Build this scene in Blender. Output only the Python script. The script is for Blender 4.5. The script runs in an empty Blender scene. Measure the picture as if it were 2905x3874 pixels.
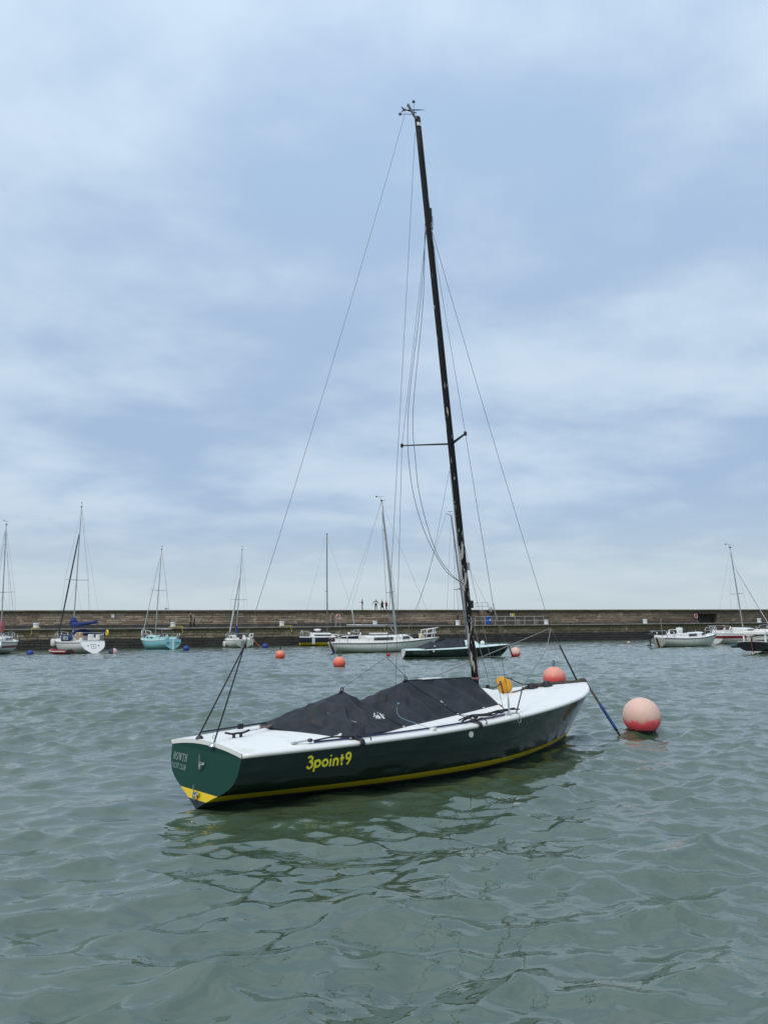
import bpy, bmesh, math, random
import numpy as np
from mathutils import Vector, Matrix

rnd = random.Random(11)
S = bpy.context.scene
COL = S.collection

# ------------------------------------------------------------------ camera
EYE = np.array([0.0, 0.0, 1.42])
FPX, CX, CY, HORIZON = 2800.0, 1452.5, 1937.0, 2391.0      # measured on the 2905 x 3874 photograph
ROLL = math.atan(26 / 2200)
PITCH = math.atan((HORIZON - CY) / FPX * math.cos(ROLL))
_fw = np.array([0, math.cos(PITCH), math.sin(PITCH)])
_rt = np.array([1.0, 0, 0])
_up = np.cross(_rt, _fw)
RIGHT = math.cos(ROLL) * _rt - math.sin(ROLL) * _up
UPV = math.sin(ROLL) * _rt + math.cos(ROLL) * _up
cam = bpy.data.objects.new('camera', bpy.data.cameras.new('camera'))
COL.objects.link(cam)
M = Matrix.Identity(4)
for i in range(3):
    M[i][0], M[i][1], M[i][2], M[i][3] = RIGHT[i], UPV[i], -_fw[i], EYE[i]
cam.matrix_world = M
cam.data.sensor_fit = 'VERTICAL'
cam.data.sensor_height = 24
cam.data.lens = 24 * FPX / 3874
cam.data.clip_start = 0.05
cam.data.clip_end = 20000
S.camera = cam

# ------------------------------------------------------------------ world, sun, exposure
SUN_EL, SUN_AZ = math.radians(50), math.radians(236)        # azimuth: direction the light comes from, from +X
world = bpy.data.worlds.new('World')
S.world = world
world.use_nodes = True
nt = world.node_tree
nt.nodes.clear()


def nd(tree, kind, **kw):
    n = tree.nodes.new(kind)
    for k, v in kw.items():
        if k.startswith('_'):
            n.inputs[k[1:].replace('_', ' ')].default_value = v
        else:
            setattr(n, k, v)
    return n


def math_node(tree, op, a, b=None, clamp=False):
    n = tree.nodes.new('ShaderNodeMath')
    n.operation = op
    n.use_clamp = clamp
    for i, x in enumerate((a, b)):
        if x is None:
            continue
        if isinstance(x, (int, float)):
            n.inputs[i].default_value = x
        else:
            tree.links.new(x, n.inputs[i])
    return n.outputs[0]


def maprange(tree, x, a, b, c=0.0, d=1.0, smooth=True):
    n = tree.nodes.new('ShaderNodeMapRange')
    n.interpolation_type = 'SMOOTHSTEP' if smooth else 'LINEAR'
    tree.links.new(x, n.inputs['Value'])
    for k, v in zip(('From Min', 'From Max', 'To Min', 'To Max'), (a, b, c, d)):
        n.inputs[k].default_value = v
    return n.outputs['Result']


def mixcol(tree, fac, a, b, blend='MIX'):
    n = tree.nodes.new('ShaderNodeMix')
    n.data_type = 'RGBA'
    n.blend_type = blend
    for sock, x in ((n.inputs['Factor'], fac), (n.inputs['A'], a), (n.inputs['B'], b)):
        pass
    fs = [s for s in n.inputs if s.name == 'Factor' and s.type == 'VALUE'][0]
    cs = [s for s in n.inputs if s.type == 'RGBA']
    for sock, x in ((fs, fac), (cs[0], a), (cs[1], b)):
        if isinstance(x, (int, float)):
            sock.default_value = x
        elif isinstance(x, (tuple, list)):
            sock.default_value = (*x[:3], 1)
        else:
            tree.links.new(x, sock)
    return [s for s in n.outputs if s.type == 'RGBA'][0]


def build_sky():
    L = nt.links
    sky = nd(nt, 'ShaderNodeTexSky', sky_type='NISHITA', sun_disc=False, sun_elevation=SUN_EL,
             sun_rotation=math.pi / 2 - SUN_AZ, air_density=1.0, dust_density=2.0, ozone_density=1.0)
    bg_sky = nd(nt, 'ShaderNodeBackground', _Strength=0.10)
    L.new(sky.outputs[0], bg_sky.inputs[0])
    tc = nd(nt, 'ShaderNodeTexCoord')
    sep = nd(nt, 'ShaderNodeSeparateXYZ')
    L.new(tc.outputs['Generated'], sep.inputs[0])
    zc = math_node(nt, 'MAXIMUM', sep.outputs[2], 0.0)
    den = math_node(nt, 'ADD', zc, 0.20)
    cmb = nd(nt, 'ShaderNodeCombineXYZ')
    L.new(math_node(nt, 'DIVIDE', sep.outputs[0], den), cmb.inputs[0])
    L.new(math_node(nt, 'DIVIDE', sep.outputs[1], den), cmb.inputs[1])

    def noise(rot, sx, sy, scale, detail, rough, dist, off):
        mp = nd(nt, 'ShaderNodeMapping')
        mp.inputs['Rotation'].default_value = (0, 0, math.radians(rot))
        mp.inputs['Scale'].default_value = (sx, sy, 1)
        mp.inputs['Location'].default_value = off
        L.new(cmb.outputs[0], mp.inputs[0])
        n = nd(nt, 'ShaderNodeTexNoise', _Scale=scale, _Detail=detail, _Roughness=rough, _Distortion=dist)
        L.new(mp.outputs[0], n.inputs['Vector'])
        return n.outputs['Fac']
    big = noise(-22, 0.75, 1.25, 0.95, 3.0, 0.5, 0.5, (3.7, 1.2, 0))
    mid = noise(-35, 1.05, 1.2, 2.7, 7.0, 0.55, 0.15, (7.7, 4.4, 0))
    v = math_node(nt, 'ADD', math_node(nt, 'MULTIPLY', big, 0.60), math_node(nt, 'MULTIPLY', mid, 0.40))
    fac = maprange(nt, v, 0.38, 0.63)
    body = mixcol(nt, fac, (0.360, 0.492, 0.680), (0.565, 0.685, 0.810))
    hz = maprange(nt, sep.outputs[2], -0.01, 0.20, 0.93, 0.0)
    body = mixcol(nt, hz, body, (0.565, 0.650, 0.685))
    zen = math_node(nt, 'ADD', 0.93, math_node(nt, 'MULTIPLY', math_node(nt, 'MULTIPLY', zc, zc), 0.40))
    zc3 = nd(nt, 'ShaderNodeCombineColor')
    for k in range(3):
        L.new(zen, zc3.inputs[k])
    body = mixcol(nt, 1.0, body, zc3.outputs[0], 'MULTIPLY')
    bg_cloud = nd(nt, 'ShaderNodeBackground', _Strength=1.0)
    L.new(body, bg_cloud.inputs[0])
    ms = nd(nt, 'ShaderNodeMixShader')
    ms.inputs[0].default_value = 0.94
    L.new(bg_sky.outputs[0], ms.inputs[1])
    L.new(bg_cloud.outputs[0], ms.inputs[2])
    out = nd(nt, 'ShaderNodeOutputWorld')
    L.new(ms.outputs[0], out.inputs[0])


build_sky()
sun = bpy.data.objects.new('sun', bpy.data.lights.new('sun', 'SUN'))
COL.objects.link(sun)
sun.data.energy = 1.5
sun.data.angle = math.radians(22)
sun.data.color = (1.0, 0.95, 0.87)
_d = Vector((math.cos(SUN_EL) * math.cos(SUN_AZ), math.cos(SUN_EL) * math.sin(SUN_AZ), math.sin(SUN_EL)))
sun.rotation_euler = _d.to_track_quat('Z', 'Y').to_euler()
S.view_settings.view_transform = 'Standard'
S.view_settings.look = 'None'
S.view_settings.exposure = 0.16
S.view_settings.gamma = 1.0
S.render.engine = 'CYCLES'
S.cycles.use_denoising = True
S.cycles.max_bounces = 6
S.cycles.caustics_reflective = False
S.cycles.caustics_refractive = False


# ------------------------------------------------------------------ measuring helpers (photo point + depth -> place)
def ray(x, y):
    return (x - CX) / FPX * RIGHT - (y - CY) / FPX * UPV + _fw


def gp(x, y, z=0.0):
    d = ray(x, y)
    return EYE + d * ((z - EYE[2]) / d[2])


def at(x, y, Y):
    d = ray(x, y)
    return EYE + d * (Y / d[1])


# ------------------------------------------------------------------ materials
MATS = {}


def mat(name, color, rough=0.5, metal=0.0, var=None, bump=None, coat=0.0, spec=0.5, stretch=None):
    """var = (scale, colour2, low, high): noise patches of colour2; bump = (scale, strength, distance)"""
    if name in MATS:
        return MATS[name]
    m = bpy.data.materials.new(name)
    m.use_nodes = True
    t = m.node_tree
    p = t.nodes['Principled BSDF']
    p.inputs['Base Color'].default_value = (*color, 1)
    p.inputs['Roughness'].default_value = rough
    p.inputs['Metallic'].default_value = metal
    p.inputs['Coat Weight'].default_value = coat
    p.inputs['Coat Roughness'].default_value = 0.08
    p.inputs['Specular IOR Level'].default_value = spec
    tc = nd(t, 'ShaderNodeTexCoord')
    src = tc.outputs['Object']
    if stretch:
        mp = nd(t, 'ShaderNodeMapping')
        mp.inputs['Scale'].default_value = stretch
        t.links.new(src, mp.inputs[0])
        src = mp.outputs[0]
    if var:
        n = nd(t, 'ShaderNodeTexNoise', _Scale=var[0], _Detail=6.0, _Roughness=0.6)
        t.links.new(src, n.inputs['Vector'])
        f = maprange(t, n.outputs['Fac'], var[2], var[3])
        t.links.new(mixcol(t, f, color, var[1]), p.inputs['Base Color'])
        r = maprange(t, n.outputs['Fac'], 0.3, 0.7, rough * 0.85, min(1, rough * 1.25))
        t.links.new(r, p.inputs['Roughness'])
    if bump:
        n = nd(t, 'ShaderNodeTexNoise', _Scale=bump[0], _Detail=4.0, _Roughness=0.6)
        t.links.new(src, n.inputs['Vector'])
        b = nd(t, 'ShaderNodeBump', _Strength=bump[1], _Distance=bump[2])
        t.links.new(n.outputs['Fac'], b.inputs['Height'])
        t.links.new(b.outputs[0], p.inputs['Normal'])
    MATS[name] = m
    return m


def gelcoat(name, col, rough=0.25):
    d = tuple(c * 0.78 * k for c, k in zip(col, (1.0, 0.97, 0.9)))
    return mat(name, col, rough, var=(2.2, d, 0.5, 0.78), bump=(60, 0.05, 0.002), coat=0.3)


WHITE = gelcoat('white_gelcoat', (0.83, 0.81, 0.77))
WHITE2 = gelcoat('cream_gelcoat', (0.72, 0.71, 0.65), 0.35)
DECKW = mat('white_deck', (0.85, 0.83, 0.78), 0.5, var=(3.2, (0.60, 0.59, 0.54), 0.52, 0.80), bump=(180, 0.12, 0.002))
GREEN = mat('green_topsides_shaded', (0.003, 0.016, 0.012), 0.14, var=(2.6, (0.007, 0.026, 0.021), 0.45, 0.8), bump=(2.5, 0.06, 0.01), coat=0.25)  # shaded copy of the hull green: shade and dark water reflection in the colour
GREENT = mat('green_transom_lit', (0.005, 0.050, 0.036), 0.42, spec=0.2, var=(3.0, (0.011, 0.062, 0.046), 0.42, 0.72), bump=(9, 0.06, 0.004), stretch=(1, 1, .35))  # lit copy of the same green paint, lighter where the stern faces the light
YELLOW = mat('yellow_boot_stripe', (0.88, 0.61, 0.02), 0.4, var=(6, (0.70, 0.48, 0.03), 0.5, 0.8))
NAVYAF = mat('navy_antifouling', (0.018, 0.028, 0.042), 0.6, var=(8, (0.03, 0.04, 0.03), 0.45, 0.7))
BLACKAF = mat('dark_antifouling', (0.022, 0.026, 0.022), 0.6, var=(8, (0.04, 0.045, 0.03), 0.45, 0.7))
ALU = mat('aluminium', (0.42, 0.43, 0.43), 0.42, 0.6, var=(9, (0.30, 0.31, 0.30), 0.45, 0.7), stretch=(1, 1, .2))
STEEL = mat('stainless_steel', (0.55, 0.56, 0.56), 0.25, 0.9)
WIRE = mat('steel_wire', (0.13, 0.135, 0.14), 0.5, 0.3)
WIREL = mat('grey_wire', (0.16, 0.17, 0.18), 0.5, 0.2)
BLACK = mat('black_plastic', (0.014, 0.014, 0.016), 0.45, bump=(40, 0.1, 0.004))
BLKROPE = mat('black_rope', (0.014, 0.015, 0.018), 0.8, bump=(220, 0.6, 0.004))
NAVROPE = mat('navy_rope', (0.015, 0.025, 0.085), 0.8, bump=(220, 0.6, 0.004))
BLUROPE = mat('blue_sleeve', (0.015, 0.055, 0.20), 0.7, var=(14, (0.03, 0.08, 0.24), 0.4, 0.7), bump=(120, 0.4, 0.004))
BRNROPE = mat('weathered_rope', (0.13, 0.105, 0.075), 0.9, var=(30, (0.055, 0.045, 0.035), 0.42, 0.62), bump=(150, 0.9, 0.008))
GRYROPE = mat('grey_rope', (0.25, 0.25, 0.23), 0.9, bump=(150, 0.6, 0.006))
REDROPE = mat('red_rope', (0.26, 0.07, 0.07), 0.85, var=(60, (0.34, 0.25, 0.23), 0.45, 0.6))
YELROPE = mat('yellow_rope', (0.62, 0.44, 0.03), 0.85, var=(20, (0.45, 0.30, 0.03), 0.42, 0.65), bump=(50, 0.6, 0.01))
BLUCAN = mat('blue_canvas', (0.012, 0.030, 0.13), 0.8, var=(3, (0.018, 0.042, 0.17), 0.4, 0.7), bump=(8, 0.4, 0.02))
REDCAN = mat('faded_red_canvas', (0.30, 0.085, 0.085), 0.85, var=(5, (0.36, 0.13, 0.12), 0.4, 0.7), bump=(9, 0.5, 0.02))
GLASS = mat('dark_window', (0.012, 0.015, 0.022), 0.08)
NAVY = mat('navy_topsides', (0.008, 0.012, 0.035), 0.2, var=(2, (0.012, 0.018, 0.045), 0.4, 0.7), coat=0.5)
BLKHULL = mat('black_topsides', (0.006, 0.007, 0.012), 0.2, var=(2, (0.014, 0.015, 0.02), 0.45, 0.75), coat=0.5)
TURQ = mat('turquoise_topsides', (0.24, 0.56, 0.62), 0.35, var=(1.5, (0.30, 0.60, 0.64), 0.4, 0.75), coat=0.2)
TURQD = mat('pale_turquoise_deck', (0.40, 0.63, 0.64), 0.5, var=(4, (0.5, 0.68, 0.68), 0.4, 0.7))
WOOD = mat('varnished_wood', (0.13, 0.048, 0.018), 0.4, var=(6, (0.075, 0.030, 0.013), 0.4, 0.65), stretch=(1, 1, .2))
RUST = mat('rusty_brown_paint', (0.085, 0.035, 0.022), 0.7, var=(8, (0.05, 0.024, 0.018), 0.42, 0.62))
REDSTR = mat('red_stripe', (0.22, 0.012, 0.022), 0.4)
REDTUBE = mat('red_rubber', (0.20, 0.010, 0.018), 0.5, var=(5, (0.26, 0.03, 0.03), 0.45, 0.7))
TRIM = mat('dark_rubbing_strake', (0.045, 0.04, 0.04), 0.6)
BLUEP = mat('blue_paint', (0.008, 0.06, 0.30), 0.5, var=(5, (0.012, 0.085, 0.36), 0.4, 0.7))
SKIN = mat('skin', (0.42, 0.25, 0.18), 0.6)
PRINTY = mat('yellow_lettering', (0.86, 0.76, 0.05), 0.4)
PRINTW = mat('pale_lettering', (0.60, 0.66, 0.63), 0.5)
PRINTT = mat('worn_transom_lettering', (0.36, 0.44, 0.41), 0.5)
PRINTG = mat('dull_grey_lettering', (0.055, 0.085, 0.08), 0.5)
PRINTK = mat('black_lettering', (0.015, 0.015, 0.015), 0.5)
CARDB = mat('tan_canvas_bag', (0.48, 0.31, 0.16), 0.8, var=(5, (0.40, 0.25, 0.12), 0.4, 0.7))


def buoy_mat(name, top, low, z0, z1, weed=None, grime=(0.45, 0.4, 0.35)):
    """plastic faded towards the top, brighter near the waterline, weed line at the bottom"""
    m = bpy.data.materials.new(name)
    m.use_nodes = True
    t = m.node_tree
    p = t.nodes['Principled BSDF']
    tc = nd(t, 'ShaderNodeTexCoord')
    sep = nd(t, 'ShaderNodeSeparateXYZ')
    t.links.new(tc.outputs['Object'], sep.inputs[0])
    n = nd(t, 'ShaderNodeTexNoise', _Scale=9.0, _Detail=6.0, _Roughness=0.65)
    t.links.new(tc.outputs['Object'], n.inputs['Vector'])
    w = math_node(t, 'MULTIPLY', math_node(t, 'SUBTRACT', n.outputs['Fac'], 0.5), 0.12 * 2)
    z = math_node(t, 'ADD', sep.outputs[2], w)
    c = mixcol(t, maprange(t, z, z0, z1), low, top)
    n2 = nd(t, 'ShaderNodeTexNoise', _Scale=24.0, _Detail=8.0, _Roughness=0.7)
    t.links.new(tc.outputs['Object'], n2.inputs['Vector'])
    g = maprange(t, n2.outputs['Fac'], 0.57, 0.72, 0.0, 0.4)
    c = mixcol(t, g, c, tuple(a * b for a, b in zip(top, grime)))
    if weed is not None:
        w2 = math_node(t, 'MULTIPLY', math_node(t, 'SUBTRACT', n2.outputs['Fac'], 0.5), 0.10)
        c = mixcol(t, maprange(t, math_node(t, 'ADD', sep.outputs[2], w2), weed, weed + 0.008, 1.0, 0.0), c, (0.022, 0.018, 0.013))
    t.links.new(c, p.inputs['Base Color'])
    p.inputs['Roughness'].default_value = 0.55
    b = nd(t, 'ShaderNodeBump', _Strength=0.25, _Distance=0.006)
    t.links.new(n2.outputs['Fac'], b.inputs['Height'])
    t.links.new(b.outputs[0], p.inputs['Normal'])
    return m


def flaked_black():
    """black mast paint, flaked to bare metal mostly on the aft side and low down"""
    m = bpy.data.materials.new('flaking_black_paint')
    m.use_nodes = True
    t = m.node_tree
    p = t.nodes['Principled BSDF']
    tc = nd(t, 'ShaderNodeTexCoord')
    mp = nd(t, 'ShaderNodeMapping')
    mp.inputs['Scale'].default_value = (26, 26, 5.0)
    t.links.new(tc.outputs['Object'], mp.inputs[0])
    n = nd(t, 'ShaderNodeTexNoise', _Scale=1.0, _Detail=7.0, _Roughness=0.62)
    t.links.new(mp.outputs[0], n.inputs['Vector'])
    sep = nd(t, 'ShaderNodeSeparateXYZ')
    t.links.new(tc.outputs['Object'], sep.inputs[0])
    low = maprange(t, sep.outputs[2], 1.6, 3.4, 0.085, 0.0)
    big = nd(t, 'ShaderNodeTexNoise', _Scale=1.4, _Detail=2.0)
    t.links.new(tc.outputs['Object'], big.inputs['Vector'])
    v = math_node(t, 'ADD', n.outputs['Fac'], low)
    v = math_node(t, 'ADD', v, math_node(t, 'MULTIPLY', math_node(t, 'SUBTRACT', big.outputs['Fac'], 0.5), 0.35))
    f = maprange(t, v, 0.635, 0.645)
    t.links.new(mixcol(t, f, (0.010, 0.010, 0.011), (0.46, 0.42, 0.36)), p.inputs['Base Color'])
    t.links.new(maprange(t, f, 0, 1, 0.62, 0.75), p.inputs['Roughness'])
    p.inputs['Specular IOR Level'].default_value = 0.22
    b = nd(t, 'ShaderNodeBump', _Strength=0.3, _Distance=0.003, invert=True)
    t.links.new(f, b.inputs['Height'])
    t.links.new(b.outputs[0], p.inputs['Normal'])
    return m


def tarp():
    m = bpy.data.materials.new('black_tarpaulin')
    m.use_nodes = True
    t = m.node_tree
    p = t.nodes['Principled BSDF']
    tc = nd(t, 'ShaderNodeTexCoord')
    n = nd(t, 'ShaderNodeTexNoise', _Scale=3.2, _Detail=8.0, _Roughness=0.65, _Distortion=0.4)
    t.links.new(tc.outputs['Object'], n.inputs['Vector'])
    c = mixcol(t, maprange(t, n.outputs['Fac'], 0.38, 0.70), (0.007, 0.008, 0.011), (0.020, 0.021, 0.026))
    # bird droppings: a few sharp pale spatters
    n2 = nd(t, 'ShaderNodeTexNoise', _Scale=9.0, _Detail=9.0, _Roughness=0.72, _Distortion=1.2)
    t.links.new(tc.outputs['Object'], n2.inputs['Vector'])
    vmask = None
    for (x, y, z, r) in ((1.62, -0.42, 0.64, 0.10), (1.25, -0.47, 0.58, 0.07), (0.98, -0.57, 0.54, 0.06), (2.62, -0.30, 0.66, 0.05), (1.22, -0.15, .68, 0.05)):
        d = nd(t, 'ShaderNodeVectorMath', operation='DISTANCE')
        t.links.new(tc.outputs['Object'], d.inputs[0])
        d.inputs[1].default_value = (x, y, z)
        k = maprange(t, d.outputs['Value'], r, r * 0.2)
        vmask = k if vmask is None else math_node(t, 'MAXIMUM', vmask, k)
    s = math_node(t, 'ADD', n2.outputs['Fac'], math_node(t, 'MULTIPLY', vmask, 0.17))
    f = math_node(t, 'MULTIPLY', maprange(t, s, 0.60, 0.63), maprange(t, vmask, 0.05, 0.2))
    t.links.new(mixcol(t, f, c, (0.62, 0.62, 0.60)), p.inputs['Base Color'])
    p.inputs['Roughness'].default_value = 0.62
    n3 = nd(t, 'ShaderNodeTexNoise', _Scale=14.0, _Detail=5.0, _Roughness=0.6, _Distortion=0.8)
    t.links.new(tc.outputs['Object'], n3.inputs['Vector'])
    b = nd(t, 'ShaderNodeBump', _Strength=0.5, _Distance=0.02)
    t.links.new(n3.outputs['Fac'], b.inputs['Height'])
    t.links.new(b.outputs[0], p.inputs['Normal'])
    return m


def stone_mat(name, dry1, dry2, moss, wet, tide, mossz, mossamt):
    m = bpy.data.materials.new(name)
    m.use_nodes = True
    t = m.node_tree
    p = t.nodes['Principled BSDF']
    geo = nd(t, 'ShaderNodeNewGeometry')
    oi = nd(t, 'ShaderNodeObjectInfo')
    r = math_node(t, 'FRACT', math_node(t, 'ADD', geo.outputs['Random Per Island'], oi.outputs['Random']))
    sep = nd(t, 'ShaderNodeSeparateXYZ')
    t.links.new(geo.outputs['Position'], sep.inputs[0])
    n = nd(t, 'ShaderNodeTexNoise', _Scale=1.1, _Detail=7.0, _Roughness=0.62)
    t.links.new(geo.outputs['Position'], n.inputs['Vector'])
    mp = nd(t, 'ShaderNodeMapping')
    mp.inputs['Scale'].default_value = (0.10, 0.10, 0.35)
    t.links.new(geo.outputs['Position'], mp.inputs[0])
    nb = nd(t, 'ShaderNodeTexNoise', _Scale=1.0, _Detail=3.0, _Roughness=0.5)
    t.links.new(mp.outputs[0], nb.inputs['Vector'])
    c = mixcol(t, maprange(t, r, 0.05, 0.95, 0.0, 1.0, False), tuple(x * .7 for x in dry1), tuple(x * 1.12 for x in dry2))
    dark = math_node(t, 'ADD', maprange(t, nb.outputs['Fac'], 0.40, 0.62, 0.0, 0.5), maprange(t, sep.outputs[0], 2.0, 20.0, 0.0, 0.5), True)
    c = mixcol(t, dark, c, tuple(x * 0.38 for x in dry1))
    c = mixcol(t, maprange(t, n.outputs['Fac'], 0.45, 0.75, 0.0, 0.55), c, tuple(x * 0.5 for x in dry1))
    # lichen-pale patches
    c = mixcol(t, maprange(t, n.outputs['Fac'], 0.40, 0.30, 0.0, 0.6), c, tuple(min(1, x * 1.45) for x in dry2))
    nz = math_node(t, 'ADD', sep.outputs[2], math_node(t, 'MULTIPLY', math_node(t, 'SUBTRACT', n.outputs['Fac'], 0.5), 1.6))
    c = mixcol(t, math_node(t, 'MULTIPLY', maprange(t, nz, mossz - 0.7, mossz + 0.3), mossamt), c, moss)
    nz2 = math_node(t, 'ADD', sep.outputs[2], math_node(t, 'MULTIPLY', math_node(t, 'SUBTRACT', n.outputs['Fac'], 0.5), 0.55))
    c = mixcol(t, maprange(t, nz2, tide - 0.12, tide + 0.22, 0.94, 0.0), c, wet)
    t.links.new(c, p.inputs['Base Color'])
    t.links.new(maprange(t, nz2, tide - 0.1, tide + 0.3, 0.5, 0.9), p.inputs['Roughness'])
    n2 = nd(t, 'ShaderNodeTexNoise', _Scale=9.0, _Detail=6.0)
    t.links.new(geo.outputs['Position'], n2.inputs['Vector'])
    b = nd(t, 'ShaderNodeBump', _Strength=0.6, _Distance=0.03)
    t.links.new(n2.outputs['Fac'], b.inputs['Height'])
    t.links.new(b.outputs[0], p.inputs['Normal'])
    return m


# ------------------------------------------------------------------ mesh helpers
class MB:
    def __init__(self):
        self.v, self.f, self.m = [], [], []

    def add(self, vs, fs, mi=0):
        o = len(self.v)
        self.v += [tuple(float(c) for c in p) for p in vs]
        self.f += [tuple(i + o for i in f) for f in fs]
        self.m += [mi] * len(fs)
        return self

    def box(self, c, size, rot=None, mi=0, taper=(1, 1)):
        x, y, z = (s / 2 for s in size)
        vs = []
        for k in (-1, 1):
            tx, ty = (taper if k > 0 else (1, 1))
            vs += [Vector((-x * tx, -y * ty, z * k)), Vector((x * tx, -y * ty, z * k)), Vector((x * tx, y * ty, z * k)), Vector((-x * tx, y * ty, z * k))]
        if rot is not None:
            vs = [rot @ p for p in vs]
        c = Vector(c)
        return self.add([p + c for p in vs], [(3, 2, 1, 0), (4, 5, 6, 7), (0, 1, 5, 4), (1, 2, 6, 5), (2, 3, 7, 6), (3, 0, 4, 7)], mi)

    def tube(self, path, r, n=6, mi=0, squash=None):
        path = [Vector(p) for p in path]
        rs = r if isinstance(r, (list, tuple)) else [r] * len(path)
        vs, fs = [], []
        ref = None
        for i, p in enumerate(path):
            a = path[max(i - 1, 0)]
            b = path[min(i + 1, len(path) - 1)]
            d = (b - a)
            if d.length < 1e-9:
                d = Vector((0, 0, 1))
            d.normalize()
            if ref is None:
                ref = Vector((1, 0, 0)) if abs(d.x) < 0.9 else Vector((0, 1, 0))
            e1 = (ref - d * ref.dot(d))
            if e1.length < 1e-5:
                e1 = d.orthogonal()
            e1.normalize()
            ref = e1
            e2 = d.cross(e1)
            sq = squash or (1, 1)
            for k in range(n):
                t = 2 * math.pi * k / n
                vs.append(p + e1 * (math.cos(t) * rs[i] * sq[0]) + e2 * (math.sin(t) * rs[i] * sq[1]))
        for i in range(len(path) - 1):
            for k in range(n):
                k2 = (k + 1) % n
                fs.append((i * n + k, i * n + k2, (i + 1) * n + k2, (i + 1) * n + k))
        fs.append(tuple(reversed(range(n))))
        fs.append(tuple(range((len(path) - 1) * n, len(path) * n)))
        return self.add(vs, fs, mi)

    def lathe(self, prof, n=16, c=(0, 0, 0), mi=0, rot=None):
        vs, fs = [], []
        c = Vector(c)
        for (r, z) in prof:
            for k in range(n):
                t = 2 * math.pi * k / n
                p = Vector((r * math.cos(t), r * math.sin(t), z))
                if rot is not None:
                    p = rot @ p
                vs.append(p + c)
        for i in range(len(prof) - 1):
            for k in range(n):
                k2 = (k + 1) % n
                fs.append((i * n + k, i * n + k2, (i + 1) * n + k2, (i + 1) * n + k))
        fs.append(tuple(reversed(range(n))))
        fs.append(tuple(range((len(prof) - 1) * n, len(prof) * n)))
        return self.add(vs, fs, mi)

    def ball(self, c, r, n=20, mi=0, sq=1.0, z0=-1.0):
        prof = []
        h = n // 2
        for i in range(h + 1):
            a = -math.pi / 2 + math.pi * i / h
            if math.sin(a) < z0:
                continue
            prof.append((max(r * math.cos(a), 1e-4), r * sq * math.sin(a)))
        return self.lathe(prof, n, c, mi)

    def torus(self, c, R, r, n=24, k=8, rot=None, mi=0):
        pts = []
        for i in range(n + 1):
            a = 2 * math.pi * i / n
            p = Vector((R * math.cos(a), R * math.sin(a), 0))
            if rot is not None:
                p = rot @ p
            pts.append(p + Vector(c))
        return self.tube(pts, r, k, mi)

    def grid(self, rows, mi=0, closed=False):
        nr, nc = len(rows), len(rows[0])
        vs = [p for r in rows for p in r]
        fs = []
        for i in range(nr - 1):
            for j in range(nc - 1 if not closed else nc):
                j2 = (j + 1) % nc
                fs.append((i * nc + j, i * nc + j2, (i + 1) * nc + j2, (i + 1) * nc + j))
        return self.add(vs, fs, mi)

    def mesh(self, name, mats, angle=40, merge=False):
        me = bpy.data.meshes.new(name)
        me.from_pydata(self.v, [], self.f)
        for m in (mats if isinstance(mats, (list, tuple)) else [mats]):
            me.materials.append(m)
        me.polygons.foreach_set('material_index', self.m)
        if merge:
            bm = bmesh.new()
            bm.from_mesh(me)
            bmesh.ops.remove_doubles(bm, verts=bm.verts, dist=1e-4)
            bmesh.ops.recalc_face_normals(bm, faces=bm.faces)
            bm.to_mesh(me)
            bm.free()
        me.polygons.foreach_set('use_smooth', [True] * len(me.polygons))
        if angle < 180:
            me.set_sharp_from_angle(angle=math.radians(angle))
        me.update()
        return me

    def build(self, name, mats, parent=None, angle=40, bevel=0, merge=False):
        o = bpy.data.objects.new(name, self.mesh(name, mats, angle, merge))
        COL.objects.link(o)
        if parent:
            o.parent = parent
        if bevel:
            b = o.modifiers.new('bevel', 'BEVEL')
            b.width = bevel
            b.segments = 2
            b.limit_method = 'ANGLE'
        return o


def tag(o, label=None, cat=None, group=None, kind=None):
    if label:
        o['label'] = label
    if cat:
        o['category'] = cat
    if group:
        o['group'] = group
    if kind:
        o['kind'] = kind
    return o


def thing(name, label, cat, loc=(0, 0, 0), rz=0.0, group=None, kind=None):
    o = bpy.data.objects.new(name, None)
    o.empty_display_size = 0.2
    COL.objects.link(o)
    o.location = loc
    o.rotation_euler = (0, 0, rz)
    return tag(o, label, cat, group, kind)


def wire(name, pts, r, m, parent, n=5):
    return MB().tube(pts, r, n).build(name, m, parent, 180)


def sag(a, b, s, n=14):
    a, b = Vector(a), Vector(b)
    return [a.lerp(b, i / n) - Vector((0, 0, 4 * s * (i / n) * (1 - i / n))) for i in range(n + 1)]


def smooth_path(pts, n=8):
    """Catmull-Rom through the points"""
    P = [Vector(p) for p in pts]
    P = [P[0] * 2 - P[1]] + P + [P[-1] * 2 - P[-2]]
    out = []
    for i in range(1, len(P) - 2):
        for k in range(n):
            t = k / n
            a, b, c, d = P[i - 1], P[i], P[i + 1], P[i + 2]
            out.append(0.5 * ((2 * b) + (c - a) * t + (2 * a - 5 * b + 4 * c - d) * t * t + (3 * b - a - 3 * c + d) * t ** 3))
    out.append(P[-2])
    return out


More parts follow.
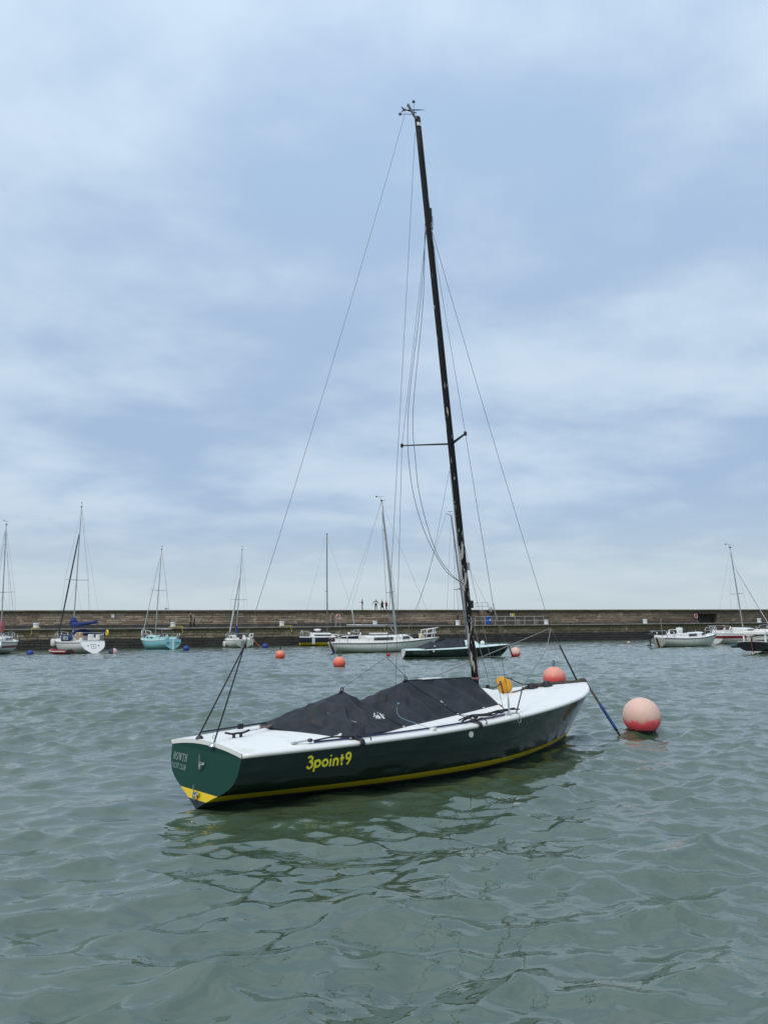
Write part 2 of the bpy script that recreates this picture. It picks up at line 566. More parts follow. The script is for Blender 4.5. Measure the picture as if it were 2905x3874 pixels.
def spline(xs, ys):
    """natural cubic spline"""
    x, y = np.array(xs, float), np.array(ys, float)
    n = len(x)
    h = np.diff(x)
    A = np.eye(n)
    r = np.zeros(n)
    for i in range(1, n - 1):
        A[i, i - 1], A[i, i], A[i, i + 1] = h[i - 1], 2 * (h[i - 1] + h[i]), h[i]
        r[i] = 6 * ((y[i + 1] - y[i]) / h[i] - (y[i] - y[i - 1]) / h[i - 1])
    m = np.linalg.solve(A, r)

    def f(q):
        q = float(q)
        i = int(np.clip(np.searchsorted(x, q) - 1, 0, n - 2))
        a, b = x[i + 1] - q, q - x[i]
        return float((m[i] * a ** 3 + m[i + 1] * b ** 3) / (6 * h[i]) + (y[i] / h[i] - m[i] * h[i] / 6) * a + (y[i + 1] / h[i] - m[i + 1] * h[i] / 6) * b)
    return f


def sstep(a, b, x):
    t = min(1, max(0, (x - a) / (b - a)))
    return t * t * (3 - 2 * t)


# ------------------------------------------------------------------ stroke lettering
def arc(cx, cy, r, a0, a1, n=10, ry=None):
    ry = ry or r
    return [(cx + r * math.cos(math.radians(a0 + (a1 - a0) * i / n)), cy + ry * math.sin(math.radians(a0 + (a1 - a0) * i / n))) for i in range(n + 1)]


ROUND = {   # heavy geometric lower case
    '3': (.60, [arc(.28, .72, .19, 160, -80, 12), [(.20, .54)] + arc(.28, .27, .25, 80, -160, 14)]),
    'p': (.66, [[(.09, -.30), (.09, .60)], arc(.34, .32, .24, 0, 360, 22)]),
    'o': (.66, [arc(.33, .32, .24, 0, 360, 22)]),
    'i': (.27, [[(.11, .0), (.11, .60)], [(.11, .78), (.11, .90)]]),
    'n': (.60, [[(.09, .0), (.09, .60)], [(.09, .34)] + arc(.29, .36, .20, 180, 0, 12) + [(.49, .0)]]),
    't': (.44, [[(.18, .86), (.18, .22)] + arc(.34, .22, .16, 180, 270, 6), [(.02, .56), (.40, .56)]]),
    '9': (.60, [arc(.31, .70, .22, 0, 360, 22), [(.53, .70), (.52, .50), (.42, .25), (.25, .02)]]),
    'M': (.8, [[(.1, 0), (.1, 1), (.38, .35), (.66, 1), (.66, 0)]]),
    'O': (.78, [arc(.36, .5, .27, 0, 360, 20, .43)]),
    'Y': (.7, [[(.05, 1), (.33, .5), (.33, 0)], [(.61, 1), (.33, .5)]]),
    'A': (.72, [[(.05, 0), (.35, 1), (.65, 0)], [(.16, .3), (.54, .3)]]),
    'a': (.62, [arc(.28, .3, .22, 0, 360, 16), [(.50, .6), (.50, 0)]]),
    'u': (.60, [[(.08, .6), (.08, .25)] + arc(.28, .25, .2, 180, 360, 8) + [(.48, .6), (.48, 0)]]),
    'r': (.45, [[(.09, 0), (.09, .6)], [(.09, .35), (.2, .55), (.40, .58)]]),
    '1': (.5, [[(.1, .8), (.28, 1), (.28, 0)]]), '4': (.6, [[(.42, 0), (.42, 1), (.05, .3), (.58, .3)]]),
}


def serif(x, y, w=.13):
    return [(x - w, y), (x + w, y)]


SERIF = {
    'H': (.86, [([(.18, 0), (.18, 1)], 1), ([(.66, 0), (.66, 1)], 1), ([(.18, .52), (.66, .52)], .5)] + [(serif(a, b), .5) for a in (.18, .66) for b in (.02, .98)]),
    'O': (.88, [(arc(.42, .5, .34, 0, 360, 24, .48), .85)]),
    'W': (1.1, [([(.1, 1), (.34, 0)], 1), ([(.34, 0), (.54, 1)], .5), ([(.54, 1), (.76, 0)], 1), ([(.76, 0), (.98, 1)], .5), (serif(.1, .98), .5), (serif(.54, .98, .1), .5), (serif(.98, .98), .5)]),
    'T': (.78, [([(.37, 0), (.37, 1)], 1), ([(.05, .97), (.69, .97)], .5), (serif(.37, .02), .5), ([(.05, .97), (.05, .8)], .5), ([(.69, .97), (.69, .8)], .5)]),
    'Y': (.82, [([(.08, 1), (.38, .48), (.38, 0)], 1), ([(.68, 1), (.38, .48)], .5), (serif(.38, .02), .5), (serif(.08, .98, .1), .5), (serif(.68, .98, .1), .5)]),
    'A': (.84, [([(.08, 0), (.38, 1)], .5), ([(.38, 1), (.70, 0)], 1), ([(.2, .33), (.58, .33)], .5), (serif(.08, .02, .1), .5), (serif(.70, .02, .1), .5)]),
    'C': (.80, [(arc(.42, .5, .34, 48, 312, 20, .48), .85), ([(.68, .86), (.68, .68)], .5)]),
    'L': (.70, [([(.18, 0), (.18, 1)], 1), ([(.05, .02), (.62, .02), (.62, .22)], .5), (serif(.18, .98), .5)]),
    'U': (.84, [([(.18, 1), (.18, .3)] + arc(.40, .3, .22, 180, 360, 10, .28) + [(.62, 1)], .85), (serif(.18, .98), .5), (serif(.62, .98), .5)]),
    'B': (.74, [([(.18, 0), (.18, 1)], 1), ([(.18, .98), (.38, .98)] + arc(.38, .755, .2, 90, -90, 8, .225) + [(.18, .53)], .7), ([(.38, .53)] + arc(.38, .275, .24, 90, -90, 8, .255) + [(.05, .02)], .7)]),
}


def lettering(name, text, font, width, place, m, parent, weight=.19, shear=0.0, gap=0.0):
    """place(a, b): unit text coordinates (b = cap heights) -> local point on the surface. Ribbons follow the surface."""
    total = sum((font[c][0] + gap) if c != ' ' else .45 for c in text)
    mb = MB()
    x = 0.0
    lift = 0
    for ch in text:
        if ch == ' ':
            x += .45
            continue
        w, strokes = font[ch]
        for st in strokes:
            line, wt = st if isinstance(st, tuple) and isinstance(st[0], list) else (st, 1)
            pts = [Vector((p[0], p[1])) for p in line]
            dense = [pts[0]]
            for a, b in zip(pts[:-1], pts[1:]):
                k = max(1, int((b - a).length / .12))
                dense += [a.lerp(b, (i + 1) / k) for i in range(k)]
            closed = (dense[0] - dense[-1]).length < 1e-4
            hw = weight * wt / 2
            left, right = [], []
            for i, p in enumerate(dense):
                a = dense[i - 1] if i else (dense[-2] if closed else p)
                b = dense[i + 1] if i < len(dense) - 1 else (dense[1] if closed else p)
                d = (b - a)
                d.normalize()
                nrm = Vector((-d.y, d.x))
                e = Vector((0, 0))
                L_, R_ = p + nrm * hw + e, p - nrm * hw + e
                for lst, q in ((left, L_), (right, R_)):
                    lst.append(place((x + q.x + shear * q.y) / total * width, q.y, lift))
            mb.grid([left, right])
            lift += 0.00012
        x += w + gap
    return mb.build(name, m, parent, 180)


# ------------------------------------------------------------------ water
def build_water():
    wr = np.random.RandomState(5)
    rows = [-60., -20., -6., -2., 0., 1.0, 1.8]
    z = 2.3
    while z < 125:
        rows.append(z)
        z += 0.0038 * z + 0.002
    rows += [135, 150, 175, 210, 260, 340, 460, 700, 1200, 2500, 6000]
    Y = np.array(rows)
    core = np.linspace(-1, 1, 540)
    outer = np.array([1.08, 1.2, 1.4, 1.8, 2.6, 4.5, 9, 20])
    U = np.concatenate([-outer[::-1], core, outer])
    half = np.maximum(0.70 * np.abs(Y), 2.0) + 0.6
    X = U[None, :] * half[:, None]
    YY = np.repeat(Y[:, None], len(U), 1)
    dY = np.gradient(Y)
    dX = 2 * half / 539
    cell = np.maximum(dY, dX)
    cell[(Y < 1.5) | (Y > 128)] = 5.0
    ZZ = np.zeros_like(X)
    DX = np.zeros_like(X)
    DY = np.zeros_like(X)
    wind = math.radians(-68)              # chop runs from the far left towards the camera's right
    nw = 170
    lam = np.exp(np.linspace(math.log(0.10), math.log(2.8), nw))
    # slow group modulation so that the chop comes in patches
    gx, gy = X * 0.35, YY * 0.35
    patch = 1 + 0.28 * np.sin(gx * 1.3 + gy * 0.7 + 1.0) * np.sin(gy * 0.9 - gx * 0.5 + 2.0) + 0.15 * np.sin(gx * 2.9 - gy * 1.7)
    # calmer water in the lee of the near boat
    ax, ay = math.cos(.7484), math.sin(.7484)
    uu = np.clip((X + 1.534) * ax + (YY - 6.489) * ay, 0, 5.8)
    dd = np.hypot(X + 1.534 - uu * ax, YY - 6.489 - uu * ay)
    patch = patch * (1 - 0.42 * np.exp(-(dd / 1.5) ** 2))
    for l in lam:
        k = 2 * math.pi / l
        a0 = wind + wr.normal(0, 0.54)
        if wr.rand() < 0.22:
            a0 += wr.uniform(0.9, 2.0) * (1 if wr.rand() < .5 else -1)
        slope = 0.0275 * float(np.interp(l, [.10, .18, .30, .7, 1.1, 1.7, 2.8], [.75, 1.25, 1.7, 1.3, .7, .36, .16]))
        amp = slope / k * wr.uniform(0.5, 1.5)
        ph = wr.uniform(0, 2 * math.pi)
        att = np.clip((l / cell - 2.0) / 2.5, 0, 1)[:, None]
        th = k * (X * math.cos(a0) + YY * math.sin(a0)) + ph
        th = th + 0.5 * np.sin(0.23 * k * (X * math.sin(a0) - YY * math.cos(a0)) + ph * 3)
        s, c = np.sin(th), np.cos(th)
        A = amp * att * patch
        ZZ += A * s
        DX += A * c * math.cos(a0) * 0.8
        DY += A * c * math.sin(a0) * 0.8
    V = np.stack([X + DX, YY + DY, ZZ], -1).reshape(-1, 3)
    nr, nc = X.shape
    idx = np.arange(nr * nc).reshape(nr, nc)
    F = np.stack([idx[:-1, :-1], idx[:-1, 1:], idx[1:, 1:], idx[1:, :-1]], -1).reshape(-1, 4)
    me = bpy.data.meshes.new('water')
    me.vertices.add(len(V))
    me.vertices.foreach_set('co', V.astype(np.float32).ravel())
    me.loops.add(F.size)
    me.loops.foreach_set('vertex_index', F.astype(np.int32).ravel())
    me.polygons.add(len(F))
    me.polygons.foreach_set('loop_start', np.arange(0, F.size, 4, dtype=np.int32))
    me.polygons.foreach_set('loop_total', np.full(len(F), 4, dtype=np.int32))
    me.polygons.foreach_set('use_smooth', np.ones(len(F), dtype=bool))
    me.update()
    me.validate()
    m = bpy.data.materials.new('harbour_water')
    m.use_nodes = True
    t = m.node_tree
    p = t.nodes['Principled BSDF']
    geo = nd(t, 'ShaderNodeNewGeometry')
    n0 = nd(t, 'ShaderNodeTexNoise', _Scale=0.35, _Detail=3.0)
    t.links.new(geo.outputs['Position'], n0.inputs['Vector'])
    c = mixcol(t, maprange(t, n0.outputs['Fac'], 0.35, 0.65), (0.057, 0.090, 0.052), (0.064, 0.096, 0.057))
    t.links.new(c, p.inputs['Base Color'])
    p.inputs['Roughness'].default_value = 0.03
    p.inputs['IOR'].default_value = 2.0
    mp = nd(t, 'ShaderNodeMapping')
    mp.inputs['Rotation'].default_value = (0, 0, math.radians(-22))
    mp.inputs['Scale'].default_value = (0.6, 1.15, 1.0)
    t.links.new(geo.outputs['Position'], mp.inputs[0])
    h = None
    for sc, wt, det in ((6.0, 0.34, 2.0), (15.0, 0.12, 2.0), (34.0, 0.03, 2.0)):
        n = nd(t, 'ShaderNodeTexNoise', _Scale=sc, _Detail=det, _Roughness=0.5, _Distortion=0.5)
        t.links.new(mp.outputs[0], n.inputs['Vector'])
        x = math_node(t, 'MULTIPLY', n.outputs['Fac'], wt)
        h = x if h is None else math_node(t, 'ADD', h, x)
    sy = nd(t, 'ShaderNodeSeparateXYZ')
    t.links.new(geo.outputs['Position'], sy.inputs[0])
    n9 = nd(t, 'ShaderNodeTexNoise', _Scale=0.16, _Detail=2.0)
    t.links.new(geo.outputs['Position'], n9.inputs['Vector'])
    gust = math_node(t, 'MULTIPLY', maprange(t, sy.outputs[1], 7.0, 20.0, 1.0, 2.3), maprange(t, n9.outputs['Fac'], 0.35, 0.65, 0.75, 1.25))
    h = math_node(t, 'MULTIPLY', h, gust)
    b = nd(t, 'ShaderNodeBump', _Strength=1.0, _Distance=0.028)
    t.links.new(h, b.inputs['Height'])
    t.links.new(b.outputs[0], p.inputs['Normal'])
    me.materials.append(m)
    o = bpy.data.objects.new('water', me)
    COL.objects.link(o)
    tag(o, 'rippled grey green harbour water', None, None, 'structure')


build_water()

# ------------------------------------------------------------------ harbour walls
WANG = math.atan2(26, 73)
WORG = Vector((-39.0, 78.0, 0.0))
WROT = Matrix.Rotation(WANG, 3, 'Z')
PAR = 3.6                     # parapet stands this far behind the quay edge
QZ, PZ = 2.18, 4.22


def wall_pt(s, back, z):
    return WORG + WROT @ Vector((s, back, z))


def wall_at(px, py, back):
    """along-wall distance and height where the photo point meets the vertical plane 'back' behind the quay face"""
    n = WROT @ Vector((0, 1, 0))
    o = WORG + n * back
    d = Vector(ray(px, py))
    e = Vector(EYE)
    t = (o - e).dot(n) / d.dot(n)
    q = WROT.transposed() @ (e + d * t - WORG)
    return q.x, q.z


MSTONE_Q = stone_mat('quay_stone', (0.20, 0.155, 0.10), (0.34, 0.275, 0.19), (0.10, 0.092, 0.034), (0.021, 0.019, 0.017), 1.0, 1.75, 0.75)
MSTONE_P = stone_mat('parapet_stone', (0.28, 0.215, 0.15), (0.44, 0.345, 0.25), (0.16, 0.135, 0.07), (0.06, 0.054, 0.048), 2.35, 4.15, 0.65)
MCORE = mat('dark_mortar', (0.16, 0.135, 0.105), 0.95, var=(1.2, (0.06, 0.052, 0.042), 0.4, 0.65))
MCOPING = mat('pale_coping', (0.30, 0.28, 0.24), 0.85, var=(0.9, (0.19, 0.175, 0.145), 0.4, 0.66), bump=(6, 0.4, 0.02))
MCAP = mat('mossy_cap_stone', (0.115, 0.10, 0.062), 0.9, var=(0.8, (0.065, 0.06, 0.03), 0.4, 0.65), bump=(6, 0.5, 0.03))
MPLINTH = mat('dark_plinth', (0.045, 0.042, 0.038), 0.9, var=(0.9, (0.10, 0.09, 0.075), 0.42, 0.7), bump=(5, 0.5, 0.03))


def stone_verts(jit, r):
    """unit block -0.5..0.5, front face at y = 0 bulging to y = -0.6; chamfered edges"""
    o = [(-.5, 0, -.5), (.5, 0, -.5), (.5, 0, .5), (-.5, 0, .5)]
    f = [(x * (1 - .02 * r.random()), -.55, z * (1 - .04 * r.random())) for x, _, z in o]
    i = [(x * (.84 - jit * r.random()), -1.0 - .3 * r.random(), z * (.72 - jit * r.random())) for x, _, z in o]
    vs = o + f + i
    fs = []
    for a in (0, 4):
        for k in range(4):
            k2 = (k + 1) % 4
            fs.append((a + k, a + k2, a + 4 + k2, a + 4 + k))
    fs.append((8, 9, 10, 11))
    return vs, fs


def masonry(root, m, back, z0, z1, rows, s0, s1, near_s, skip=lambda s, z: False, seed=1):
    r = random.Random(seed)
    kinds = []
    for k in range(6):
        vs, fs = stone_verts(.08, r)
        mb = MB()
        mb.add(vs, fs)
        kinds.append((mb.mesh('stone', m, 30), vs, fs))
    rest = MB()
    cand = []
    zs = [z0]
    ws = [r.uniform(.7, 1.35) for _ in range(rows)]
    for w in ws:
        zs.append(zs[-1] + (z1 - z0) * w / sum(ws))
    for j in range(rows):
        s = s0 + r.uniform(0, .6)
        while s < s1:
            w = r.choice((r.uniform(.35, .7), r.uniform(.6, 1.1), r.uniform(.9, 1.6)))
            if not skip(s + w / 2, (zs[j] + zs[j + 1]) / 2):
                cand.append((s + w / 2, (zs[j] + zs[j + 1]) / 2, w - .014, zs[j + 1] - zs[j] - .014 - r.uniform(0, .02), r.uniform(.03, .075)))
            s += w
    vis = sorted([c for c in cand if c[0] > near_s and c[1] > 0.02], key=lambda c: c[0])[:290]
    vset = set(vis)
    for c in vis:
        k = r.choice(kinds)
        o = bpy.data.objects.new('stone', k[0])
        COL.objects.link(o)
        o.parent = root
        o.location = (c[0], back, c[1])
        o.scale = (c[2], c[4], c[3])
    for c in cand:
        if c in vset:
            continue
        _, vs, fs = r.choice(kinds)
        rest.add([(c[0] + x * c[2], back + y * c[4], c[1] + z * c[3]) for x, y, z in vs], fs)
    o = rest.build('stonework', m, root, 30)
    o['kind'] = 'stuff'


quay = thing('quay_wall', 'long mossy stone quay wall rising from the water, black with weed below the tide line', 'wall', WORG, WANG)
S0, S1 = -14.0, 118.0
MB().box(((S0 + S1) / 2, PAR / 2 + .05, (QZ - .14 - 1.0) / 2), (S1 - S0, PAR, QZ - .14 + 1.0)).build('wall_core', MCORE, quay)
masonry(quay, MSTONE_Q, 0.055, -0.35, QZ - .15, 8, S0, S1, -1.5, seed=3)
for i in range(22):
    MB().box((S0 + 3 + i * 6, PAR / 2 - .06, QZ - .07), (5.985, PAR + .24, .14)).build('coping_slab', MCOPING, quay, bevel=.02)

sA, zA = wall_at(2640, 2354, PAR)
sB, zB = wall_at(2710, 2322, PAR)
parapet = thing('parapet_wall', 'brown stone parapet wall behind the quay walkway, topped by a dark cap', 'wall', WORG, WANG)
TOPW = 9.0
for a, b in ((S0, sA), (sB, S1)):
    MB().box(((a + b) / 2, PAR + TOPW / 2 + .05, (QZ + .003 + PZ - .2) / 2), (b - a, TOPW, PZ - .2 - QZ - .003)).build('wall_core', MCORE, parapet)
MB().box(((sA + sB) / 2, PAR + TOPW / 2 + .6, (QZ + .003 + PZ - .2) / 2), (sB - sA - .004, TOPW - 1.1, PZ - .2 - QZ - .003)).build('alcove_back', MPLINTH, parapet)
MB().box(((sA + sB) / 2, PAR + .34, (zB + PZ - .2) / 2), (sB - sA - .004, .55, PZ - .2 - zB)).build('lintel', MSTONE_P, parapet)
masonry(parapet, MSTONE_P, PAR + .055, QZ + .02, PZ - .21, 8, S0, S1, -1.5, seed=8,
        skip=lambda s, z: sA - .5 < s < sB + .5 and z < zB + .05)
for i in range(26):
    MB().box((S0 + 2.5 + i * 5.1, PAR + TOPW / 2 - .10 + rnd.uniform(-.015, .015), PZ - .10), (5.08, TOPW + .3, .20)).build('cap_stone', MCAP, parapet, bevel=.03)
for a, b in ((S0, wall_at(1690, 2360, PAR)[0]),):
    MB().box(((a + b) / 2, PAR - .14, QZ + .215), (b - a, .42, .42)).build('plinth', MPLINTH, parapet, bevel=.03)

# flight of steps down the quay face
sS, _ = wall_at(1880, 2368, -.3)
steps = thing('quay_steps', 'worn stone steps running down the quay face to the water', 'steps', WORG, WANG)
for i in range(12):
    z = QZ - .16 - i * .17
    k = 0
    while z - k * .34 > -.3:
        MB().box((sS + .4 + i * .27, -.17, z - k * .34 - .17), (.268, .36, .337)).build('step_block', MSTONE_Q, steps, bevel=.015)
        k += 1

# steps up to the parapet top, with rail
MGAL = mat('galvanised_rail', (0.46, 0.48, 0.48), 0.5, 0.35)
sU, _ = wall_at(1880, 2355, PAR - .6)
up = thing('parapet_steps', 'stone steps climbing from the walkway to the wall top beside the railing', 'steps', WORG, WANG)
for i in range(9):
    z = (i + 1) * .222
    for k in range(i + 1):
        MB().box((sU - i * .27, PAR - .65, QZ + .113 + k * .222), (.268, .9, .219)).build('step_block', MSTONE_P, up, bevel=.012)


def railing(name, label, pts, h, mids=(0.5,), r=.032):
    """pts: wall-local base points; posts at each, rails between"""
    t = thing(name, label, 'railing', WORG, WANG)
    for p in pts:
        MB().tube([p, (p[0], p[1], p[2] + h)], r, 8).build('post', MGAL, t)
    for k in (1.0,) + tuple(mids):
        MB().tube([(p[0], p[1], p[2] + h * k) for p in pts], r * .85, 8).build('rail', MGAL, t)
    return t


a0, _ = wall_at(1797, 2360, .3)
a1, _ = wall_at(2057, 2360, .3)
railing('quay_railing', 'long two-bar metal railing along the quay edge by the blue bin', [(a0 + (a1 - a0) * i / 7, .3, QZ) for i in range(8)], 1.05)
b0, _ = wall_at(1800, 2310, PAR + .1)
b1, _ = wall_at(1850, 2310, PAR + .1)
b2, _ = wall_at(1878, 2345, PAR - 1.0)
railing('top_railing', 'short metal railing standing on top of the parapet wall', [(b0, PAR + .2, PZ), ((b0 + b1) / 2, PAR + .2, PZ), (b1, PAR + .2, PZ)], 0.95)
railing('stair_rail', 'sloping metal handrail beside the parapet steps', [(b1 + .05, PAR - 1.05, PZ - .12), (b2, PAR - 1.05, QZ + .05)], 0.95)

# ------------------------------------------------------------------ things on the walkway
MBOL = mat('white_bollard_paint', (0.78, 0.78, 0.78), 0.45, var=(4, (0.66, 0.65, 0.62), 0.5, 0.72))
BOLL = [(138, 'leftmost white bollard on the quay edge, yellow rope round its foot', True), (655, 'white bollard with yellow rope on the quay above the turquoise yacht', True),
        (1067, 'white bollard with yellow rope right of the small white yacht', True), (1419, 'white bollard with yellow rope above the long white yacht', True),
        (1732, 'white bollard on the quay just left of the black mast', False), (2066, 'white bollard at the right end of the quay railing', False),
        (2440, 'white bollard on the quay above the dismasted white yacht', False), (2872, 'rightmost white bollard on the quay, black mark on its side', False)]
bol_mesh = None
for i, (px, lab, rope) in enumerate(BOLL):
    s, _ = wall_at(px, 2370, .35)
    p = wall_pt(s, .35, QZ)
    b = thing('bollard', lab, 'bollard', p, WANG, 'white bollards along the quay edge')
    if bol_mesh is None:
        bol_mesh = MB().lathe([(.285, 0), (.28, .05), (.275, .35), (.285, .46), (.31, .50), (.312, .57), (.295, .60), (.05, .612)], 20).mesh('body', MBOL, 50)
    o = bpy.data.objects.new('body', bol_mesh)
    COL.objects.link(o)
    o.parent = b
    MB().lathe([(.31, -.001), (.31, .02), (.28, .022)], 20).build('base_plate', MBOL, b)
    if i == 7:
        MB().box((-.05, -.272, .27), (.12, .012, .16)).build('mark', BLACK, b)
    if rope:
        r = random.Random(px)
        pts = [(-.36, -.30, .05), (-.1, -.40, .06), (.2, -.38, .05), (.45, -.36, .06), (.8, -.38, .05), (1.05, -.40, .04), (.95, -.46, -.15), (1.1, -.46, -.5), (1.0, -.46, -.62)] if i else \
              [(.5, -.36, .06), (.2, -.40, .06), (-.1, -.38, .05), (-.3, -.40, .04), (-.38, -.46, -.2), (-.30, -.46, -.45), (-.42, -.46, -.62)]
        y = thing('mooring_rope', lab.replace('white bollard', 'yellow rope coil at the white bollard').replace(', yellow rope round its foot', '').replace(' with yellow rope', '').replace('leftmost yellow', 'yellow').replace('at the white', 'at the leftmost white' if i == 0 else 'at the white'), 'rope', p, WANG, 'yellow ropes along the quay edge')
        mb = MB().tube(smooth_path(pts, 6), .045, 6)
        mb.tube(smooth_path([(q[0] + r.uniform(-.08, .08), q[1] - .07 + r.uniform(-.03, .03), q[2] + r.uniform(-.02, .08)) for q in pts[:-2]], 6), .04, 6)
        mb.build('strand', YELROPE, y, 180)
        MB().torus((0, 0, .05), .42, .045, 20, 6).build('loop', YELROPE, y, 180)

MGREYST = mat('grey_stone_post', (0.22, 0.19, 0.15), 0.9, var=(3, (0.14, 0.12, 0.09), 0.4, 0.65), bump=(10, 0.5, 0.02))
for px, lab in ((1960, 'left of two squat stone posts behind the quay railing'), (2028, 'right of two squat stone posts behind the quay railing')):
    s, _ = wall_at(px, 2360, .9)
    t = thing('stone_post', lab, 'post', wall_pt(s, .9, QZ), WANG, 'squat stone posts behind the railing')
    MB().box((0, 0, .30), (.40, .40, .60), taper=(.9, .9)).build('shaft', MGREYST, t, bevel=.02)
    MB().box((0, 0, .66), (.44, .44, .12), taper=(.7, .7)).build('cap', MGREYST, t, bevel=.02)
MBIN = mat('blue_bin_plastic', (0.01, 0.085, 0.36), 0.45)
s, _ = wall_at(1846, 2355, .95)
t = thing('wheelie_bin', 'blue rubbish bin behind the quay railing', 'bin', wall_pt(s, .95, QZ), WANG)
MB().box((0, 0, .52), (.58, .62, .92), taper=(1.12, 1.12)).build('body', MBIN, t, bevel=.03)
MB().box((0, 0, 1.02), (.70, .74, .07), taper=(.9, .9)).build('lid', MBIN, t, bevel=.02)
MB().box((.12, -.345, .62), (.2, .008, .25), rot=Matrix.Rotation(.03, 3, 'X')).build('notice', MBOL, t)
for x in (-.2, .2):
    MB().lathe([(.1, -.03), (.1, .03)], 12, (x, .28, .1), rot=Matrix.Rotation(math.pi / 2, 3, 'Y')).build('wheel', BLACK, t)

MRING = mat('faded_orange_ring', (0.62, 0.24, 0.19), 0.6, var=(5, (0.68, 0.42, 0.36), 0.45, 0.6))


def liferig(px, py, back, post, lab):
    s, z = wall_at(px, py, back)
    t = thing('life_ring', lab, 'life ring', wall_pt(s, back, z), WANG, 'life rings on the quay')
    R = Matrix.Rotation(math.pi / 2, 3, 'X')
    MB().torus((0, 0, 0), .27, .075, 28, 10, R).build('ring', MRING, t, 180)
    for k in range(4):
        a = math.pi / 4 + k * math.pi / 2
        MB().torus((.27 * math.cos(a), 0, .27 * math.sin(a)), .079, .012, 14, 5, Matrix.Rotation(-a, 3, 'Y')).build('band', MBOL, t, 180)
    if post:
        h = z - QZ
        for dx in (-.16, .16):
            MB().tube([(dx * 1.9, .09, -h), (dx * .5, .09, .15)], .03, 6).build('leg', MGAL, t)
        MB().box((0, .11, 0), (.30, .03, .34)).build('bracket', MGAL, t)
    else:
        MB().box((0, .06, 0), (.13, .05, .56), rot=Matrix.Rotation(-.9, 3, 'Y')).build('bracket', TRIM, t)
        MB().box((0, .04, -.45), (.06, .05, .36)).build('stay', TRIM, t)


liferig(1280, 2335, .6, True, 'orange life ring on a metal stand beside the navy and yellow boat mast')
liferig(2631, 2331, PAR - .08, False, 'pink life ring fixed to the parapet beside the dark alcove')
s, z = wall_at(428, 2330, PAR - .03)
t = thing('notice_board', 'small blank looking white notice on the parapet wall at left', 'sign', wall_pt(s, PAR - .03, z), WANG)
MB().box((0, 0, 0), (.30, .03, .38)).build('panel', MBOL, t)
MB().box((0, -.017, .08), (.2, .004, .02)).build('print_line', PRINTK, t)
s, z = wall_at(1937, 2326, PAR - .03)
t = thing('warning_sign', 'yellow and white warning sign with a triangle on the parapet wall', 'sign', wall_pt(s, PAR - .03, z), WANG)
MSY = mat('sign_yellow', (0.70, 0.58, 0.06), 0.5)
MB().box((-.17, 0, 0), (.34, .03, .40)).build('white_panel', mat('sign_cream', (0.70, 0.70, 0.58), 0.5), t)
MB().box((.18, 0, 0), (.34, .03, .40)).build('yellow_panel', MSY, t)
MB().add([(-.30, -.018, -.13), (-.06, -.018, -.13), (-.18, -.018, .12), (-.30, -.024, -.13), (-.06, -.024, -.13), (-.18, -.024, .12)], [(3, 4, 5), (0, 1, 4, 3), (1, 2, 5, 4), (2, 0, 3, 5)]).build('triangle', PRINTK, t)
MB().add([(-.23, -.026, -.095), (-.13, -.026, -.095), (-.18, -.026, .03)], [(0, 1, 2)]).build('triangle_centre', MSY, t)
for k in range(3):
    MB().box((.18, -.018, .1 - k * .09), (.2, .005, .025)).build('print_line', PRINTK, t)


